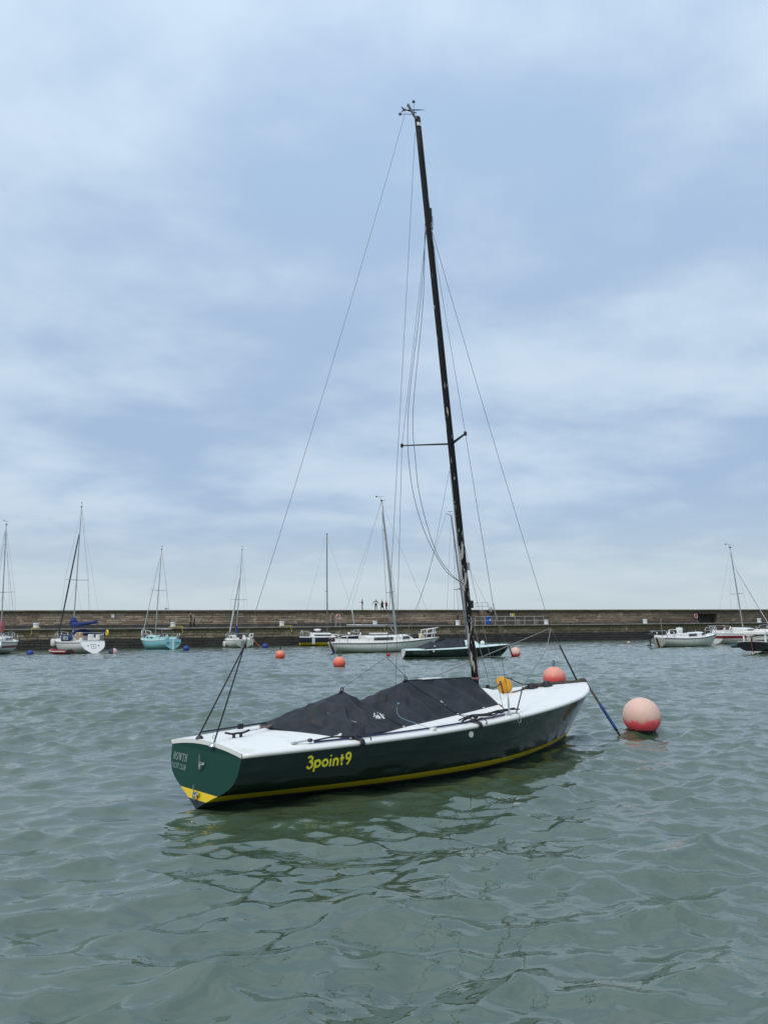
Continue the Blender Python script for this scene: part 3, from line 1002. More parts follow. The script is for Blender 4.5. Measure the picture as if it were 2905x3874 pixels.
# ------------------------------------------------------------------ people (a few pixels tall on the wall)
def person(label, loc, face, h, pose, coat, legs, shoes=BLACK, hair=BLACK, coat_len=0.0, group='people on the harbour wall', panel=None):
    J, E, Rr, K = [], [], [], []

    def jt(p, r, k):
        J.append(Vector(p))
        Rr.append(r)
        K.append(k)
        return len(J) - 1
    st = {'stand': .03, 'walk': .24, 'phone': .04, 'arms_out': .13, 'lean': .05}[pose]
    pel = jt((0, 0, .98), .145, 'l')
    wa = jt((0, 0, 1.12), .135, 't')
    ch = jt((.01, 0, 1.34), .16, 't')
    nk = jt((.015, 0, 1.50), .062, 's')
    hd = jt((.03, 0, 1.60), .098, 's')
    cr = jt((.025, 0, 1.70), .085, 'h')
    E += [(pel, wa), (wa, ch), (ch, nk), (nk, hd), (hd, cr)]
    for sd in (1, -1):
        sw = st * sd
        hp = jt((0, .10 * sd, .90), .105, 'l')
        kn = jt((.05 + sw * .55, .10 * sd, .50), .068, 'l')
        an = jt((sw - (.06 if sw < 0 else 0), .10 * sd, .09 if sw >= 0 or st < .1 else .13), .046, 'l')
        to = jt((sw + .14, .11 * sd, .045), .042, 'f')
        E += [(pel, hp), (hp, kn), (kn, an), (an, to)]
        sh = jt((0, .19 * sd, 1.41), .068, 't')
        if pose == 'arms_out':
            el, wr_ = (0.0, .40 * sd, 1.20), (0.02, .60 * sd, 1.02)
            el, wr_ = (.02, .36 * sd, 1.20), (.03, .56 * sd, .99)
        elif pose in ('phone', 'lean'):
            el, wr_ = (.06, .24 * sd, 1.16), (.30, .10 * sd, 1.24)
        else:
            el, wr_ = (-sw * .35 - .03, .25 * sd, 1.14), (-sw * .8 + .06, .23 * sd, .90)
        e = jt(el, .052, 't')
        w = jt(wr_, .036, 's')
        hn = jt(tuple(np.array(wr_) + (np.array(wr_) - np.array(el)) * .38), .038, 's')
        E += [(ch, sh), (sh, e), (e, w), (w, hn)]
        d = (J[hn] - J[w]).normalized()
        for q, off in enumerate((-.026, -.009, .009, .026)):
            fg = jt(J[hn] + d * (.07 - .008 * abs(q - 1.5)) + Vector((0, off, 0)), .009, 's')
            E.append((hn, fg))
        th = jt(J[w] + d * .06 + Vector((.035, -.035 * sd, 0)), .011, 's')
        E.append((w, th))
    me = bpy.data.meshes.new('person')
    me.from_pydata(J, E, [])
    o = bpy.data.objects.new('person_body_tmp', me)
    COL.objects.link(o)
    sk = o.modifiers.new('skin', 'SKIN')
    sk.use_smooth_shade = True
    for i, r in enumerate(Rr):
        me.skin_vertices[0].data[i].radius = (r, r * (1.25 if K[i] == 't' and i < 3 else 1.0))
    me.skin_vertices[0].data[0].use_root = True
    sb = o.modifiers.new('sub', 'SUBSURF')
    sb.levels = sb.render_levels = 1
    dg = bpy.context.evaluated_depsgraph_get()
    em = bpy.data.meshes.new_from_object(o.evaluated_get(dg))
    bpy.data.objects.remove(o)
    mats = {'t': 0, 'l': 1, 's': 2, 'h': 3, 'f': 4, 'p': 5}
    em.materials.clear()
    for m in (coat, legs, SKIN, hair, shoes, panel or coat):
        em.materials.append(m)
    Jn = np.array([list(j) for j in J])
    for p in em.polygons:
        c = np.array(list(p.center))
        k = K[int(np.argmin(((Jn - c) ** 2).sum(1)))]
        if k == 's' and c[0] < -.01 and c[2] > 1.53:
            k = 'h'
        if k == 't' and panel and 1.0 < c[2] < 1.30 and abs(c[1]) < .22:
            k = 'p'
        p.material_index = mats[k]
        p.use_smooth = True
    body = bpy.data.objects.new('body', em)
    COL.objects.link(body)
    t = thing('person', label, 'person', loc, face, group)
    t.scale = (h / 1.79,) * 3
    body.parent = t
    if coat_len:
        MB().lathe([(.20 + .03 * coat_len, 1.0 - coat_len), (.19, 1.0), (.18, 1.15), (.17, 1.3)], 14).build('coat_skirt', coat, t)
    if pose == 'phone':
        MB().box((.40, 0, 1.31), (.012, .075, .15), rot=Matrix.Rotation(.5, 3, 'Y')).build('phone', BLACK, t)
    return t


C_NAVY = mat('navy_cloth', (0.010, 0.014, 0.028), 0.85)
C_DARK = mat('dark_cloth', (0.012, 0.012, 0.014), 0.85)
C_BEIGE = mat('beige_cloth', (0.24, 0.19, 0.155), 0.85)
C_LIGHT = mat('pale_trousers', (0.38, 0.33, 0.30), 0.85)
C_RED = mat('red_cloth', (0.26, 0.012, 0.03), 0.85)
C_WHITE = mat('white_cloth', (0.62, 0.62, 0.58), 0.85)
C_BRN = mat('brown_cloth', (0.075, 0.055, 0.04), 0.85)
C_PINK = mat('pale_pink_cloth', (0.45, 0.36, 0.36), 0.85)
C_JEAN = mat('grey_jeans', (0.09, 0.11, 0.14), 0.85)


def on_quay(px, back):
    s, _ = wall_at(px, 2360, back)
    return wall_pt(s, back, QZ)


def on_top(px, back):
    s, _ = wall_at(px, 2310, back)
    return wall_pt(s, back, PZ)


PI = math.pi
person('tall person in navy coat standing behind the one in beige', on_quay(722, .9), PI + .2, 1.78, 'stand', C_NAVY, C_NAVY)
person('person in beige jacket and dark hat beside the one in navy', on_quay(735, .55), PI - .1, 1.56, 'stand', C_BEIGE, C_NAVY)
person('person in brown jacket standing beside the life ring stand', on_quay(1259, .9), PI, 1.74, 'walk', C_BRN, C_JEAN)
person('person in black at the quay edge left of the black mast', on_quay(1733, .9), .2, 1.62, 'stand', C_DARK, C_DARK)
person('person in pale pink top on the parapet steps', wall_pt(wall_at(1858, 2330, PAR - .7)[0], PAR - .65, QZ + .222 * 4 + .004), 1.9, 1.6, 'walk', C_PINK, C_DARK)
person('person in dark jacket and pale trousers looking at a phone on the wall top', on_top(1371, PAR + 3.2), PI, 1.62, 'phone', C_DARK, C_LIGHT)
person('person in black and white jacket with arms spread on the wall top', on_top(1422, PAR + 3.0), -PI / 2 + .15, 1.56, 'arms_out', C_DARK, C_DARK, panel=C_WHITE)
person('person in long black coat striding on the wall top', on_top(1446, PAR + 3.2), PI, 1.54, 'walk', C_DARK, C_DARK, coat_len=.52)
person('person in red coat walking last on the wall top', on_top(1462, PAR + 3.2), PI, 1.44, 'phone', C_RED, C_DARK, coat_len=.30)

# gull on the wall top
MG = mat('gull_white', (0.62, 0.62, 0.62), 0.7)
MGG = mat('gull_grey', (0.22, 0.23, 0.25), 0.7)
s, _ = wall_at(628, 2308, PAR + .3)
t = thing('gull', 'grey and white gull standing on the wall top left of the couple', 'bird', wall_pt(s, PAR + .3, PZ), PI)
MB().tube(smooth_path([(-.30, 0, .17), (-.18, 0, .18), (0, 0, .17), (.12, 0, .21), (.17, 0, .30), (.22, 0, .32)], 4), [.008, .02, .03, .04, .05, .065, .075, .08, .085, .085, .08, .075, .065, .055, .05, .045, .042, .045, .045, .04, .02], 10).build('body', MG, t, 180)
MB().tube([(.22, 0, .325), (.29, 0, .31)], [.018, .006], 6).build('beak', YELLOW, t)
for y in (-1, 1):
    MB().tube([(.08, .06 * y, .20), (-.1, .085 * y, .19), (-.38, .03 * y, .17)], [.03, .05, .008], 8, squash=(.5, 1)).build('wing', MGG, t, 180)
    MB().tube([(.02, .03 * y, .12), (.02, .03 * y, .0)], .008, 5).build('leg', YELLOW, t)


# ------------------------------------------------------------------ boats
GT = spline([0, .12, .25, .37, .5, .62, .75, .88, 1], [0, .20, .43, .66, .84, .925, .968, .988, 1])


class Hull:
    """u forward from the transom, v to port, w up from the waterline"""

    def __init__(s, L, b, zs, zk, stem=.5, stem_pow=1.5, rake=0.0, flare=.85, full=0.0):
        s.L, s.B, s.ZS, s.ZK = L, spline(*zip(*b)), spline(*zip(*zs)), spline(*zip(*zk))
        s.stem, s.sp, s.rake, s.flare, s.full = stem, stem_pow, rake, flare, full
        s.zb = s.ZS(1)

    def g(s, t, q):
        w = sstep(.45, 1.0, q)
        base = GT(t)
        if s.full:
            base = (1 - s.full) * base + s.full * (1 - (1 - t) ** 2.6) ** .5
        return (1 - w) * base + w * t ** s.flare

    def pt(s, q, z, side=1):
        zs, zk = s.ZS(q), s.ZK(q)
        z = max(z, zk)
        t = max(0, min(1, (z - zk) / (zs - zk)))
        y = max(s.B(q), .012) * s.g(t, q)
        u = q * s.L + s.rake * (zs - z) * max(0, 1 - q * 2.5) ** 2
        u -= s.stem * (max(0, zs - z) / s.zb) ** s.sp * q ** 5
        return Vector((u, y * side, z))

    def side(s, u, z, side=-1, off=.004):
        q = u / s.L
        for _ in range(4):
            q += (u - s.pt(q, z).x) / s.L
        p = s.pt(q, z, side)
        e = s.pt(q, z + .02, side) - s.pt(q, z - .02, side)
        d = s.pt(q + .01, z, side) - s.pt(q - .01, z, side)
        n = d.cross(e).normalized()
        if n.y * side < 0:
            n = -n
        return Vector((u, p.y, z)) + n * off

    def levels(s, q, cuts, nlow=5, nhigh=9):
        zs, zk = s.ZS(q), s.ZK(q)
        out = [zk + (cuts[0] - zk) * i / nlow for i in range(nlow)]
        for a, b in zip(cuts[:-1], cuts[1:]):
            out += [a, (a + b) / 2]
        out += [cuts[-1] + (zs - cuts[-1]) * i / nhigh for i in range(nhigh + 1)]
        return [max(z, zk) for z in out]

    def build(s, root, mats, cuts, mtrans=None, ns=40, bands=None):
        """cuts: heights splitting the shell into paint bands; mats one per band"""
        nl = 5
        rows = []
        qs = [1 - (1 - i / ns) ** 1.35 for i in range(ns + 1)]
        qs = [i / ns for i in range(ns + 1)]
        for q in qs:
            lv = s.levels(q, cuts)
            ring = [s.pt(q, z, 1) for z in reversed(lv)] + [s.pt(q, z, -1) for z in lv[1:]]
            rows.append(ring)
        nlev = len(s.levels(0, cuts))
        bandof = [0] * nl
        for i in range(len(cuts) - 1):
            bandof += [i + 1] * 2
        bandof += [len(cuts)] * 9
        mb = MB()
        mb.grid(rows)
        nc = len(rows[0])
        k = 0
        for i in range(len(rows) - 1):
            for j in range(nc - 1):
                lev = (nlev - 2 - j) if j < nlev - 1 else j - (nlev - 1)
                mb.m[k] = bandof[lev]
                k += 1
        hull = mb.build('hull', mats, root, 50)
        tb = MB()
        lv = s.levels(0, cuts)
        for a, b in zip(range(len(lv) - 1), range(1, len(lv))):
            pa, pb = s.pt(0, lv[a], 1), s.pt(0, lv[b], 1)
            qa, qb = s.pt(0, lv[a], -1), s.pt(0, lv[b], -1)
            o = Vector((-.002, 0, 0))
            tb.add([pa + o, qa + o, qb + o, pb + o], [(0, 1, 2, 3)], bandof[a])
        # crowned top of the transom
        cam_ = s.crown
        n = 10
        top, bot = [], []
        for i in range(n + 1):
            y = -1 + 2 * i / n
            bb = s.pt(0, s.ZS(0), 1)
            bot.append(Vector((bb.x - .002, bb.y * y, bb.z)))
            top.append(Vector((bb.x - .002, bb.y * y, bb.z + cam_ * (1 - y * y))))
        tb.grid([bot, top], len(cuts))
        tr = tb.build('transom', mtrans or mats, root, 180)
        return hull, tr

    crown = .05
    lip = .035

    def deck_z(s, u, v):
        q = min(1, max(0, u / s.L))
        b = max(s.B(q), .02)
        return s.ZS(q) + s.lip + s.crown * min(1, b / .5) * (1 - min(1, (v / b) ** 2))

    def deck(s, root, m, ns=40, name='deck'):
        rows = []
        for i in range(ns + 1):
            q = i / ns
            b = max(s.B(q), .012)
            r = []
            e = s.pt(q, s.ZS(q), 1)
            r.append((e.x, e.y, e.z - .002))
            for k in range(13):
                y = 1 - 2 * k / 12
                r.append((q * s.L, b * y, s.deck_z(q * s.L, b * y)))
            r.append((e.x, -e.y, e.z - .002))
            rows.append(r)
        mb = MB()
        mb.grid(rows)
        r0 = rows[0][1:-1]
        off = -.006
        mb.grid([[(x + off, y, z) for x, y, z in r0], [(x + off, y, z - s.lip) for x, y, z in r0]])
        mb.grid([[(x + off, y, z) for x, y, z in r0], [(x, y, z) for x, y, z in r0]])
        return mb.build(name, m, root, 50)

    def rail(s, root, m, r=.02, dz=.012, name='gunwale', ns=40, q0=0.0, n=8):
        out = []
        for sd in (1, -1):
            pts = []
            for i in range(ns + 1):
                q = q0 + (1 - q0) * i / ns
                p = s.pt(q, s.ZS(q), sd)
                pts.append((p.x + (.01 if i == ns else 0), p.y + sd * .004, p.z + dz))
            out.append(MB().tube(pts, [r * (1 - .45 * sstep(.75, 1, i / ns)) for i in range(ns + 1)], n).build(name, m, root, 180))
        return out


TARP = tarp()
MASTBLK = flaked_black()
SQ_B = [(0, .577), (.35, .92), (.65, .864), (.87, .510), (.95, .225), (1, .012)]
SQ_Z = [(0, .437), (.3, .459), (.65, .538), (1, .664)]
SQ_K = [(0, -.02), (.25, -.20), (.55, -.32), (.85, -.24), (1, -.14)]


def squib_hull():
    return Hull(5.83, SQ_B, SQ_Z, SQ_K, .56, 1.5, -.155)


def tri_patch(mb, a, b, c, n, fn):
    """subdivided triangle, displaced by fn(point, barycentric, normal)"""
    a, b, c = Vector(a), Vector(b), Vector(c)
    nrm = (b - a).cross(c - a).normalized()
    if nrm.z < 0:
        nrm = -nrm
    idx, vs, fs = {}, [], []
    for i in range(n + 1):
        for j in range(n + 1 - i):
            u, v = i / n, j / n
            w = 1 - u - v
            idx[i, j] = len(vs)
            vs.append(fn(a * w + b * u + c * v, u * v * w, nrm))
    for i in range(n):
        for j in range(n - i):
            fs.append((idx[i, j], idx[i + 1, j], idx[i, j + 1]))
            if j < n - i - 1:
                fs.append((idx[i + 1, j], idx[i + 1, j + 1], idx[i, j + 1]))
    mb.add(vs, fs)


def squib_cover(root_loc, rz, label, H, detail=True):
    """tented tarpaulin over the cockpit, ridge from aft tip to mast"""
    T = (.72, .12, .56)
    P1, V, P2, Mm = (1.50, 0, .845), (1.76, 0, .715), (2.38, 0, .905), (3.44, 0, .885)

    def d(u, v, k=.012):
        return (u, v, H.deck_z(u, v) + k)
    c1, e1, e2, c2, fr = d(1.0, -.72, .02), d(1.40, -.70, .03), d(1.74, -.62), d(2.62, -.52), d(3.42, -.42)
    mir = lambda p: (p[0], -p[1], p[2])
    mb = MB()

    def fn(p, bc, nrm):
        k = .045 * bc * 27 * .35
        q = p - Vector((0, 0, k))
        w = .022 * math.sin(p.x * 23 + p.y * 17 + 2 * math.sin(p.y * 9)) + .011 * math.sin(p.x * 9 - p.y * 31 + p.z * 20) + .005 * math.sin(p.x * 51 + p.y * 13)
        return q + nrm * (w * min(1, bc * 60))
    for sd in (0, 1):
        f = (lambda p: p) if sd == 0 else mir
        for tri in ((T, P1, f(c1)), (P1, f(e1), f(c1)), (P1, f(e2), f(e1)), (P1, V, f(e2)), (V, P2, f(e2)), (P2, f(c2), f(e2)), (P2, Mm, f(c2)), (Mm, f(fr), f(c2))):
            tri_patch(mb, *tri, 12 if detail else 5, fn)
    tri_patch(mb, Mm, fr, mir(fr), 12 if detail else 5, fn)
    t = thing('boat_cover', label, 'boat cover', root_loc, rz)
    mb.build('tarpaulin', TARP, t, 34, merge=True)
    if detail:
        for p, nm in ((P1, 0), (P2, 0)):
            MB().torus((p[0], p[1], p[2] + .018), .018, .006, 12, 5, Matrix.Rotation(PI / 2, 3, 'X')).build('lifting_loop', BLACK, t, 180)
            MB().box((p[0] - .012, p[1], p[2] + .002), (.05, .035, .008), rot=Matrix.Rotation(-.35, 3, 'Y')).build('patch', BLACK, t, bevel=.004)
        # hem and seams
        MB().tube([c1, e1, e2], .006, 5).build('hem', TARP, t, 180)
        MB().tube([e2, c2, fr], .006, 5).build('hem', TARP, t, 180)
        MB().tube([Vector(P1).lerp(Vector(e2), i / 10) + Vector((0, 0, .006 - .03 * (i / 10) * (1 - i / 10))) for i in range(11)], .003, 5).build('seam', TARP, t, 180)
        MB().tube([Vector(P2).lerp(Vector(c2), i / 10) + Vector((0, 0, .004)) for i in range(11)], .003, 5).build('seam', TARP, t, 180)
        MB().tube([P2, Mm], .007, 5).build('seam', TARP, t, 180)
        MB().box((2.78, .02, .905), (.30, .07, .012)).build('batten', WHITE, t, bevel=.004)
        for p in (c1, c2, e2):
            MB().torus((p[0], p[1], p[2] + .008), .012, .004, 10, 5).build('eyelet', STEEL, t, 180)
    return t, dict(T=T, P1=P1, P2=P2, M=Mm, c1=c1, e2=e2, c2=c2, fr=fr)


# ---- the green keelboat in front
HX, HY, HRZ = -1.534, 6.489, .7484
H0 = squib_hull()
hero = thing('keelboat', 'green keelboat lettered 3point9 in yellow, nearest the camera, black mast', 'sailing boat', (HX, HY, .012), HRZ)
ZB, ZT = .05, .118
hull, transom = H0.build(hero, [NAVYAF, YELLOW, GREEN], [ZB, ZT], [NAVYAF, YELLOW, GREENT])
H0.deck(hero, DECKW)
H0.rail(hero, WHITE, .021, .016)
MB().tube([(5.80, -.03, .69), (5.86, 0, .688), (5.80, .03, .69)], .03, 8).build('stem_fitting', STEEL, hero)
# cuddy ahead of the cockpit
rows = []
for i in range(15):
    u = 3.28 + .80 * i / 14
    hgt = .15 * (1 - sstep(3.50, 4.06, u))
    wd = .30 * (1 - .25 * sstep(3.2, 4.05, u))
    rows.append([(u, wd * y, H0.deck_z(u, wd * y) - .004 + hgt * (1 - abs(y) ** 5)) for y in [-1 + 2 * k / 14 for k in range(15)]])
MB().grid(rows).build('cuddy', DECKW, hero, 60)
# mast
MF, MT = Vector((3.545, 0, .62)), Vector((2.747, 0, 7.72))


def on_mast(w):
    return MF.lerp(MT, (w - MF.z) / (MT.z - MF.z))


def mast_mesh(f, t, r0, r1, n=14):
    pts = [f.lerp(t, i / 16) for i in range(17)]
    rs = [r0 + (r1 - r0) * (i / 16) ** 2 for i in range(17)]
    return MB().tube(pts, rs, n, squash=(1.15, .86))


mast_mesh(MF, MT, .041, .038).build('mast', MASTBLK, hero, 180)
MB().tube([on_mast(7.635), on_mast(7.68)], .036, 14, squash=(1.2, .95)).build('mast_band', WHITE, hero, 60)
MB().tube([on_mast(7.68), on_mast(7.76)], .037, 14, squash=(1.15, .86)).build('mast_cap', BLACK, hero, 60)
track = [p + Vector((-.045, 0, 0)) for p in (on_mast(.95), on_mast(2.4))]
MB().tube(track, .006, 5).build('sail_track', ALU, hero, 180)
CR = Vector((2.575, 0, 7.86))
MB().tube([on_mast(7.70), CR], .017, 8).build('mast_crane', ALU, hero, 60)
vane = MB().tube([(2.58, .01, 7.78), (2.71, -.015, 7.80)], .006, 6)
v = vane.build('wind_vane', BLACK, hero)
vb = Vector((2.66, -.02, 7.81))
dirv = Vector((math.cos(-HRZ), math.sin(-HRZ), 0))           # vane lies along the photo's horizontal
MB().tube([vb + Vector((0, 0, -.06)), vb + Vector((0, 0, .10))], .003, 5).build('vane_pin', BLACK, v)
MB().tube([vb - dirv * .13, vb + dirv * .04, vb + dirv * .14], [.006, .007, .002], 6).build('vane_arrow', BLACK, v)
MB().add([vb - dirv * .09 + Vector((0, 0, .0)), vb - dirv * .16 + Vector((0, 0, .05)), vb - dirv * .135, vb - dirv * .165 + Vector((0, 0, -.03)),
          vb - dirv * .09 + Vector((.004, -.004, .0)), vb - dirv * .16 + Vector((.004, -.004, .05)), vb - dirv * .135 + Vector((.004, -.004, 0)), vb - dirv * .165 + Vector((.004, -.004, -.03))],
         [(0, 1, 2), (0, 2, 3), (4, 6, 5), (4, 7, 6), (0, 1, 5, 4), (0, 3, 7, 4), (1, 2, 6, 5), (2, 3, 7, 6)]).build('vane_tail', BLACK, v)
RV = Matrix.Rotation(-HRZ, 3, 'Z')
MB().box(vb + Vector((0, 0, .115)), (.035, .010, .030), rot=RV).build('vane_tab', BLACK, v)
MB().tube([vb + Vector((0, 0, -.06)), vb - dirv * .15 + Vector((0, 0, -.055))], .003, 5).build('vane_arm', BLACK, v)
MB().box(vb - dirv * .17 + Vector((0, 0, -.055)), (.035, .010, .030), rot=RV).build('vane_tab', BLACK, v)
# spreaders, rigging
SR = on_mast(3.64)
tips = {}
for sd in (1, -1):
    tip = Vector((2.88, .51 * sd, 3.66 if sd > 0 else 3.60))
    tips[sd] = tip
    MB().tube([SR + Vector((0, .03 * sd, 0)), tip], [.016, .010], 8, squash=(1.5, .7)).build('spreader', BLACK, hero, 60)
    MB().box(tip, (.03, .03, .05)).build('spreader_cap', BLACK, hero, bevel=.008)
HN = on_mast(6.36)
MB().box(HN + Vector((.04, 0, .05)), (.05, .05, .18)).build('hounds_fitting', ALU, hero, bevel=.01)
MB().box(on_mast(6.5) + Vector((.045, -.01, 0)), (.035, .035, .20)).build('halyard_block', BLACK, hero, bevel=.012)
WR = .0027
for sd in (1, -1):
    cp = Vector((3.02, .87 * sd, H0.deck_z(3.02, .87)))
    tb = cp + Vector((.02, -.02 * sd, .17))
    wire('shroud', [HN + Vector((0, .03 * sd, 0)), tips[sd], tb], WR, WIRE, hero)
    MB().tube([cp, tb], [.011, .009], 6).build('turnbuckle', STEEL, hero)
    MB().box(cp + Vector((0, 0, .005)), (.06, .03, .02)).build('chainplate', STEEL, hero, bevel=.004)
wire('lower_shroud', sag(on_mast(2.55) + Vector((0, -.03, 0)), (2.98, -.84, H0.deck_z(2.98, -.84) + .02), .05), WR * .9, WIRE, hero)
wire('lower_shroud', [on_mast(3.42) + Vector((-.03, 0, 0)), (2.98, .10, 2.35), (2.93, .16, 2.05), (2.6, .3, 1.2), (2.38, .0, .93)], WR * .8, WIRE, hero)
SPL = Vector((.37, .0, 1.30))
wire('backstay', sag(CR, SPL, .10, 18), WR * .85, WIRE, hero)
MB().box(SPL, (.018, .012, .045)).build('backstay_block', BLACK, hero, bevel=.006)
wire('backstay_tail', [SPL, (0.01, .13, H0.deck_z(0, .13) + .02)], .0068, BLKROPE, hero)
wire('backstay_tail', [SPL, (0.00, -.15, H0.deck_z(0, .15) + .0)], .0068, BLKROPE, hero)
for y in (.13, -.15):
    MB().lathe([(.035, 0), (.03, .015), (.012, .03)], 10, (.02 if y > 0 else -.012, y, H0.deck_z(0, y) - (0 if y > 0 else .03))).build('backstay_pad', BLACK if y > 0 else STEEL, hero)
KN = Vector((5.087, 0, 1.432))
wire('forestay', sag(HN + Vector((.04, 0, 0)), KN, .06, 16), WR, WIRE, hero)
wire('forestay', [KN, (5.27, 0, 1.20)], WR, WIRE, hero)
MB().tube([(5.27, 0, 1.20), (5.64, 0, .72)], [.010, .013], 7).build('forestay_sleeve', BLKROPE, hero)
wire('jib_sheet', [KN, (2.95, .12, .90)], .0055, GRYROPE, hero)
wire('jib_sheet', [KN, (4.55, -.30, 1.18), (3.35, -.80, .80)], .0048, GRYROPE, hero)
wire('jib_sheet_tail', [(3.36, -.80, .80), (3.12, -.885, H0.deck_z(3.12, .88) + .01)], .0075, NAVROPE, hero)
# topping lift with bridle and red ball
BR = Vector((2.105, 0, 1.15))
wire('topping_lift', sag(on_mast(7.55) + Vector((-.05, .02, 0)), BR, .03, 16), WR, WIRE, hero)
MB().ball(BR + Vector((.02, -.01, .02)), .020, 14).build('parrel_ball', mat('red_ball', (0.45, 0.02, 0.03), 0.4), hero, 180)
wire('bridle', [BR, (1.50, 0, .86)], WR, WIRE, hero)
wire('bridle', [BR, (2.38, 0, .935)], WR * 1.2, WIRE, hero)
# slack halyards blown aft of the mast
TIE = on_mast(1.95) + Vector((-.04, -.01, 0))
wire('halyard', smooth_path([HN + Vector((-.04, 0, 0)), Vector((2.852, .12, 5.37)), Vector((2.614, .12, 3.98)), Vector((2.626, .12, 3.196)), Vector((2.818, .12, 2.596)), Vector((3.12, .08, 2.13)), TIE], 8), .0036, WIRE, hero)
wire('halyard', smooth_path([HN + Vector((-.04, .02, .02)), Vector((2.877, .10, 5.37)), Vector((2.673, .10, 3.99)), Vector((2.696, .10, 3.36)), Vector((2.771, .10, 2.9)), Vector((2.989, .10, 2.36)), Vector((3.19, .06, 2.09)), TIE], 8), .0036, WIRE, hero)
wire('halyard', [on_mast(3.3) + Vector((-.07, .0, 0)), on_mast(1.0) + Vector((-.06, .01, 0))], .004, GRYROPE, hero)
wire('halyard', smooth_path([on_mast(1.35) + Vector((.0, -.035, 0)), on_mast(1.1) + Vector((.045, -.03, 0)), on_mast(.9) + Vector((.02, -.045, 0)), on_mast(.84) + Vector((-.03, -.04, 0))], 5), .0035, REDROPE, hero)
wire('halyard', [on_mast(1.6) + Vector((.05, 0, 0)), (3.72, -.05, .76)], .004, GRYROPE, hero)
for w, dx, nm in ((2.17, .06, 'mast_lamp'), (1.72, .055, 'cleat_bracket')):
    MB().box(on_mast(w) + Vector((dx, -.01, 0)), (.05, .04, .09)).build(nm, BLACK if w < 2 else ALU, hero, bevel=.008)
MB().tube([on_mast(1.33) + Vector((-.06, -.02, .05)), on_mast(1.24) + Vector((-.10, -.03, 0))], .014, 7).build('gooseneck', ALU, hero)
MB().torus(on_mast(.86), .047, .012, 16, 6).build('mast_lashing', REDROPE, hero, 180)
MB().box((3.72, -.02, .745), (.035, .04, .06)).build('deck_block', BLACK, hero, bevel=.006)

# rudder fittings on the transom
for z, u in ((.335, -.014), (.10, -.062)):
    MB().box((u - .01, 0, z), (.02, .085, .022)).build('gudgeon', STEEL, hero, bevel=.003)
    MB().box((u - .02, .0, z - .025), (.035, .03, .04)).build('gudgeon_bracket', STEEL, hero, bevel=.003)
    MB().tube([(u - .028, .01, z), (u - .028, .012, z + .075)], .006, 6).build('pintle', STEEL, hero)


def on_transom(v0, z0, h):
    def place(a, b, lift):
        z = z0 + b * h
        u = H0.rake * (H0.ZS(0) - z)
        return (u - .006 - lift, v0 - a, z)
    return place


lettering('club_lettering', 'HOWTH', SERIF, .265, on_transom(.515, .320, .058), PRINTT, hero, .13, 0, .12)
lettering('club_lettering', 'YACHT CLUB', SERIF, .268, on_transom(.520, .252, .040), PRINTT, hero, .13, 0, .10)


def on_side(u0, z0, h, slope=0.0, side=-1):
    def place(a, b, lift):
        u = u0 + a
        return H0.side(u, z0 + b * h + slope * a, side, .004 + lift)
    return place


lettering('name_lettering', '3point9', ROUND, .415, on_side(.555, .302, .105, -.012), PRINTY, hero, .185, .04, .07)
hp = H0.side(2.335, .423, -1, .0)
MB().lathe([(.030, -.004), (.030, .010), (.022, .014), (.012, .010), (.003, .010)], 16, hp, rot=Matrix.Rotation(PI / 2 + .1, 3, 'X')).build('drain_cap', WHITE, hero)

# deck gear
cl = MB()
cz = H0.deck_z(.27, -.07)
for dx in (-.035, .035):
    cl.box((.27 + dx, -.07, cz + .015), (.02, .02, .035))
cl.tube(smooth_path([(.15, -.07, cz + .050), (.22, -.07, cz + .034), (.27, -.07, cz + .036), (.32, -.07, cz + .034), (.39, -.07, cz + .050)], 4), .010, 6)
cl.build('deck_cleat', BLACK, hero)
for k, (u, v) in enumerate(((.10, .03),)):
    MB().torus((u, v, H0.deck_z(u, v) + .012), .014, .004, 12, 5, Matrix.Rotation(PI / 2, 3, 'X')).build('eye_bolt', STEEL, hero, 180)
for k, (u, v) in enumerate(((4.66, .03), (4.90, -.03))):
    z = H0.deck_z(u, v)
    MB().add([(u - .08, v - .05, z - .004), (u + .08, v - .05, z - .004), (u + .08, v + .05, z - .004), (u - .08, v + .05, z - .004),
              (u - .055, v - .03, z + .065), (u + .02, v - .03, z + .075), (u + .02, v + .03, z + .075), (u - .055, v + .03, z + .065)],
             [(3, 2, 1, 0), (4, 5, 6, 7), (0, 1, 5, 4), (1, 2, 6, 5), (2, 3, 7, 6), (3, 0, 4, 7)]).build('deck_chock', BLACK, hero, bevel=.012)


def dk(u, v, k=.012):
    return Vector((u, v, H0.deck_z(u, v) + k))


def edge(q_u, k=.0, inset=.03):
    q = q_u / H0.L
    b = H0.B(q) - inset
    return Vector((q_u, -b, H0.deck_z(q_u, b) + .010 + k))


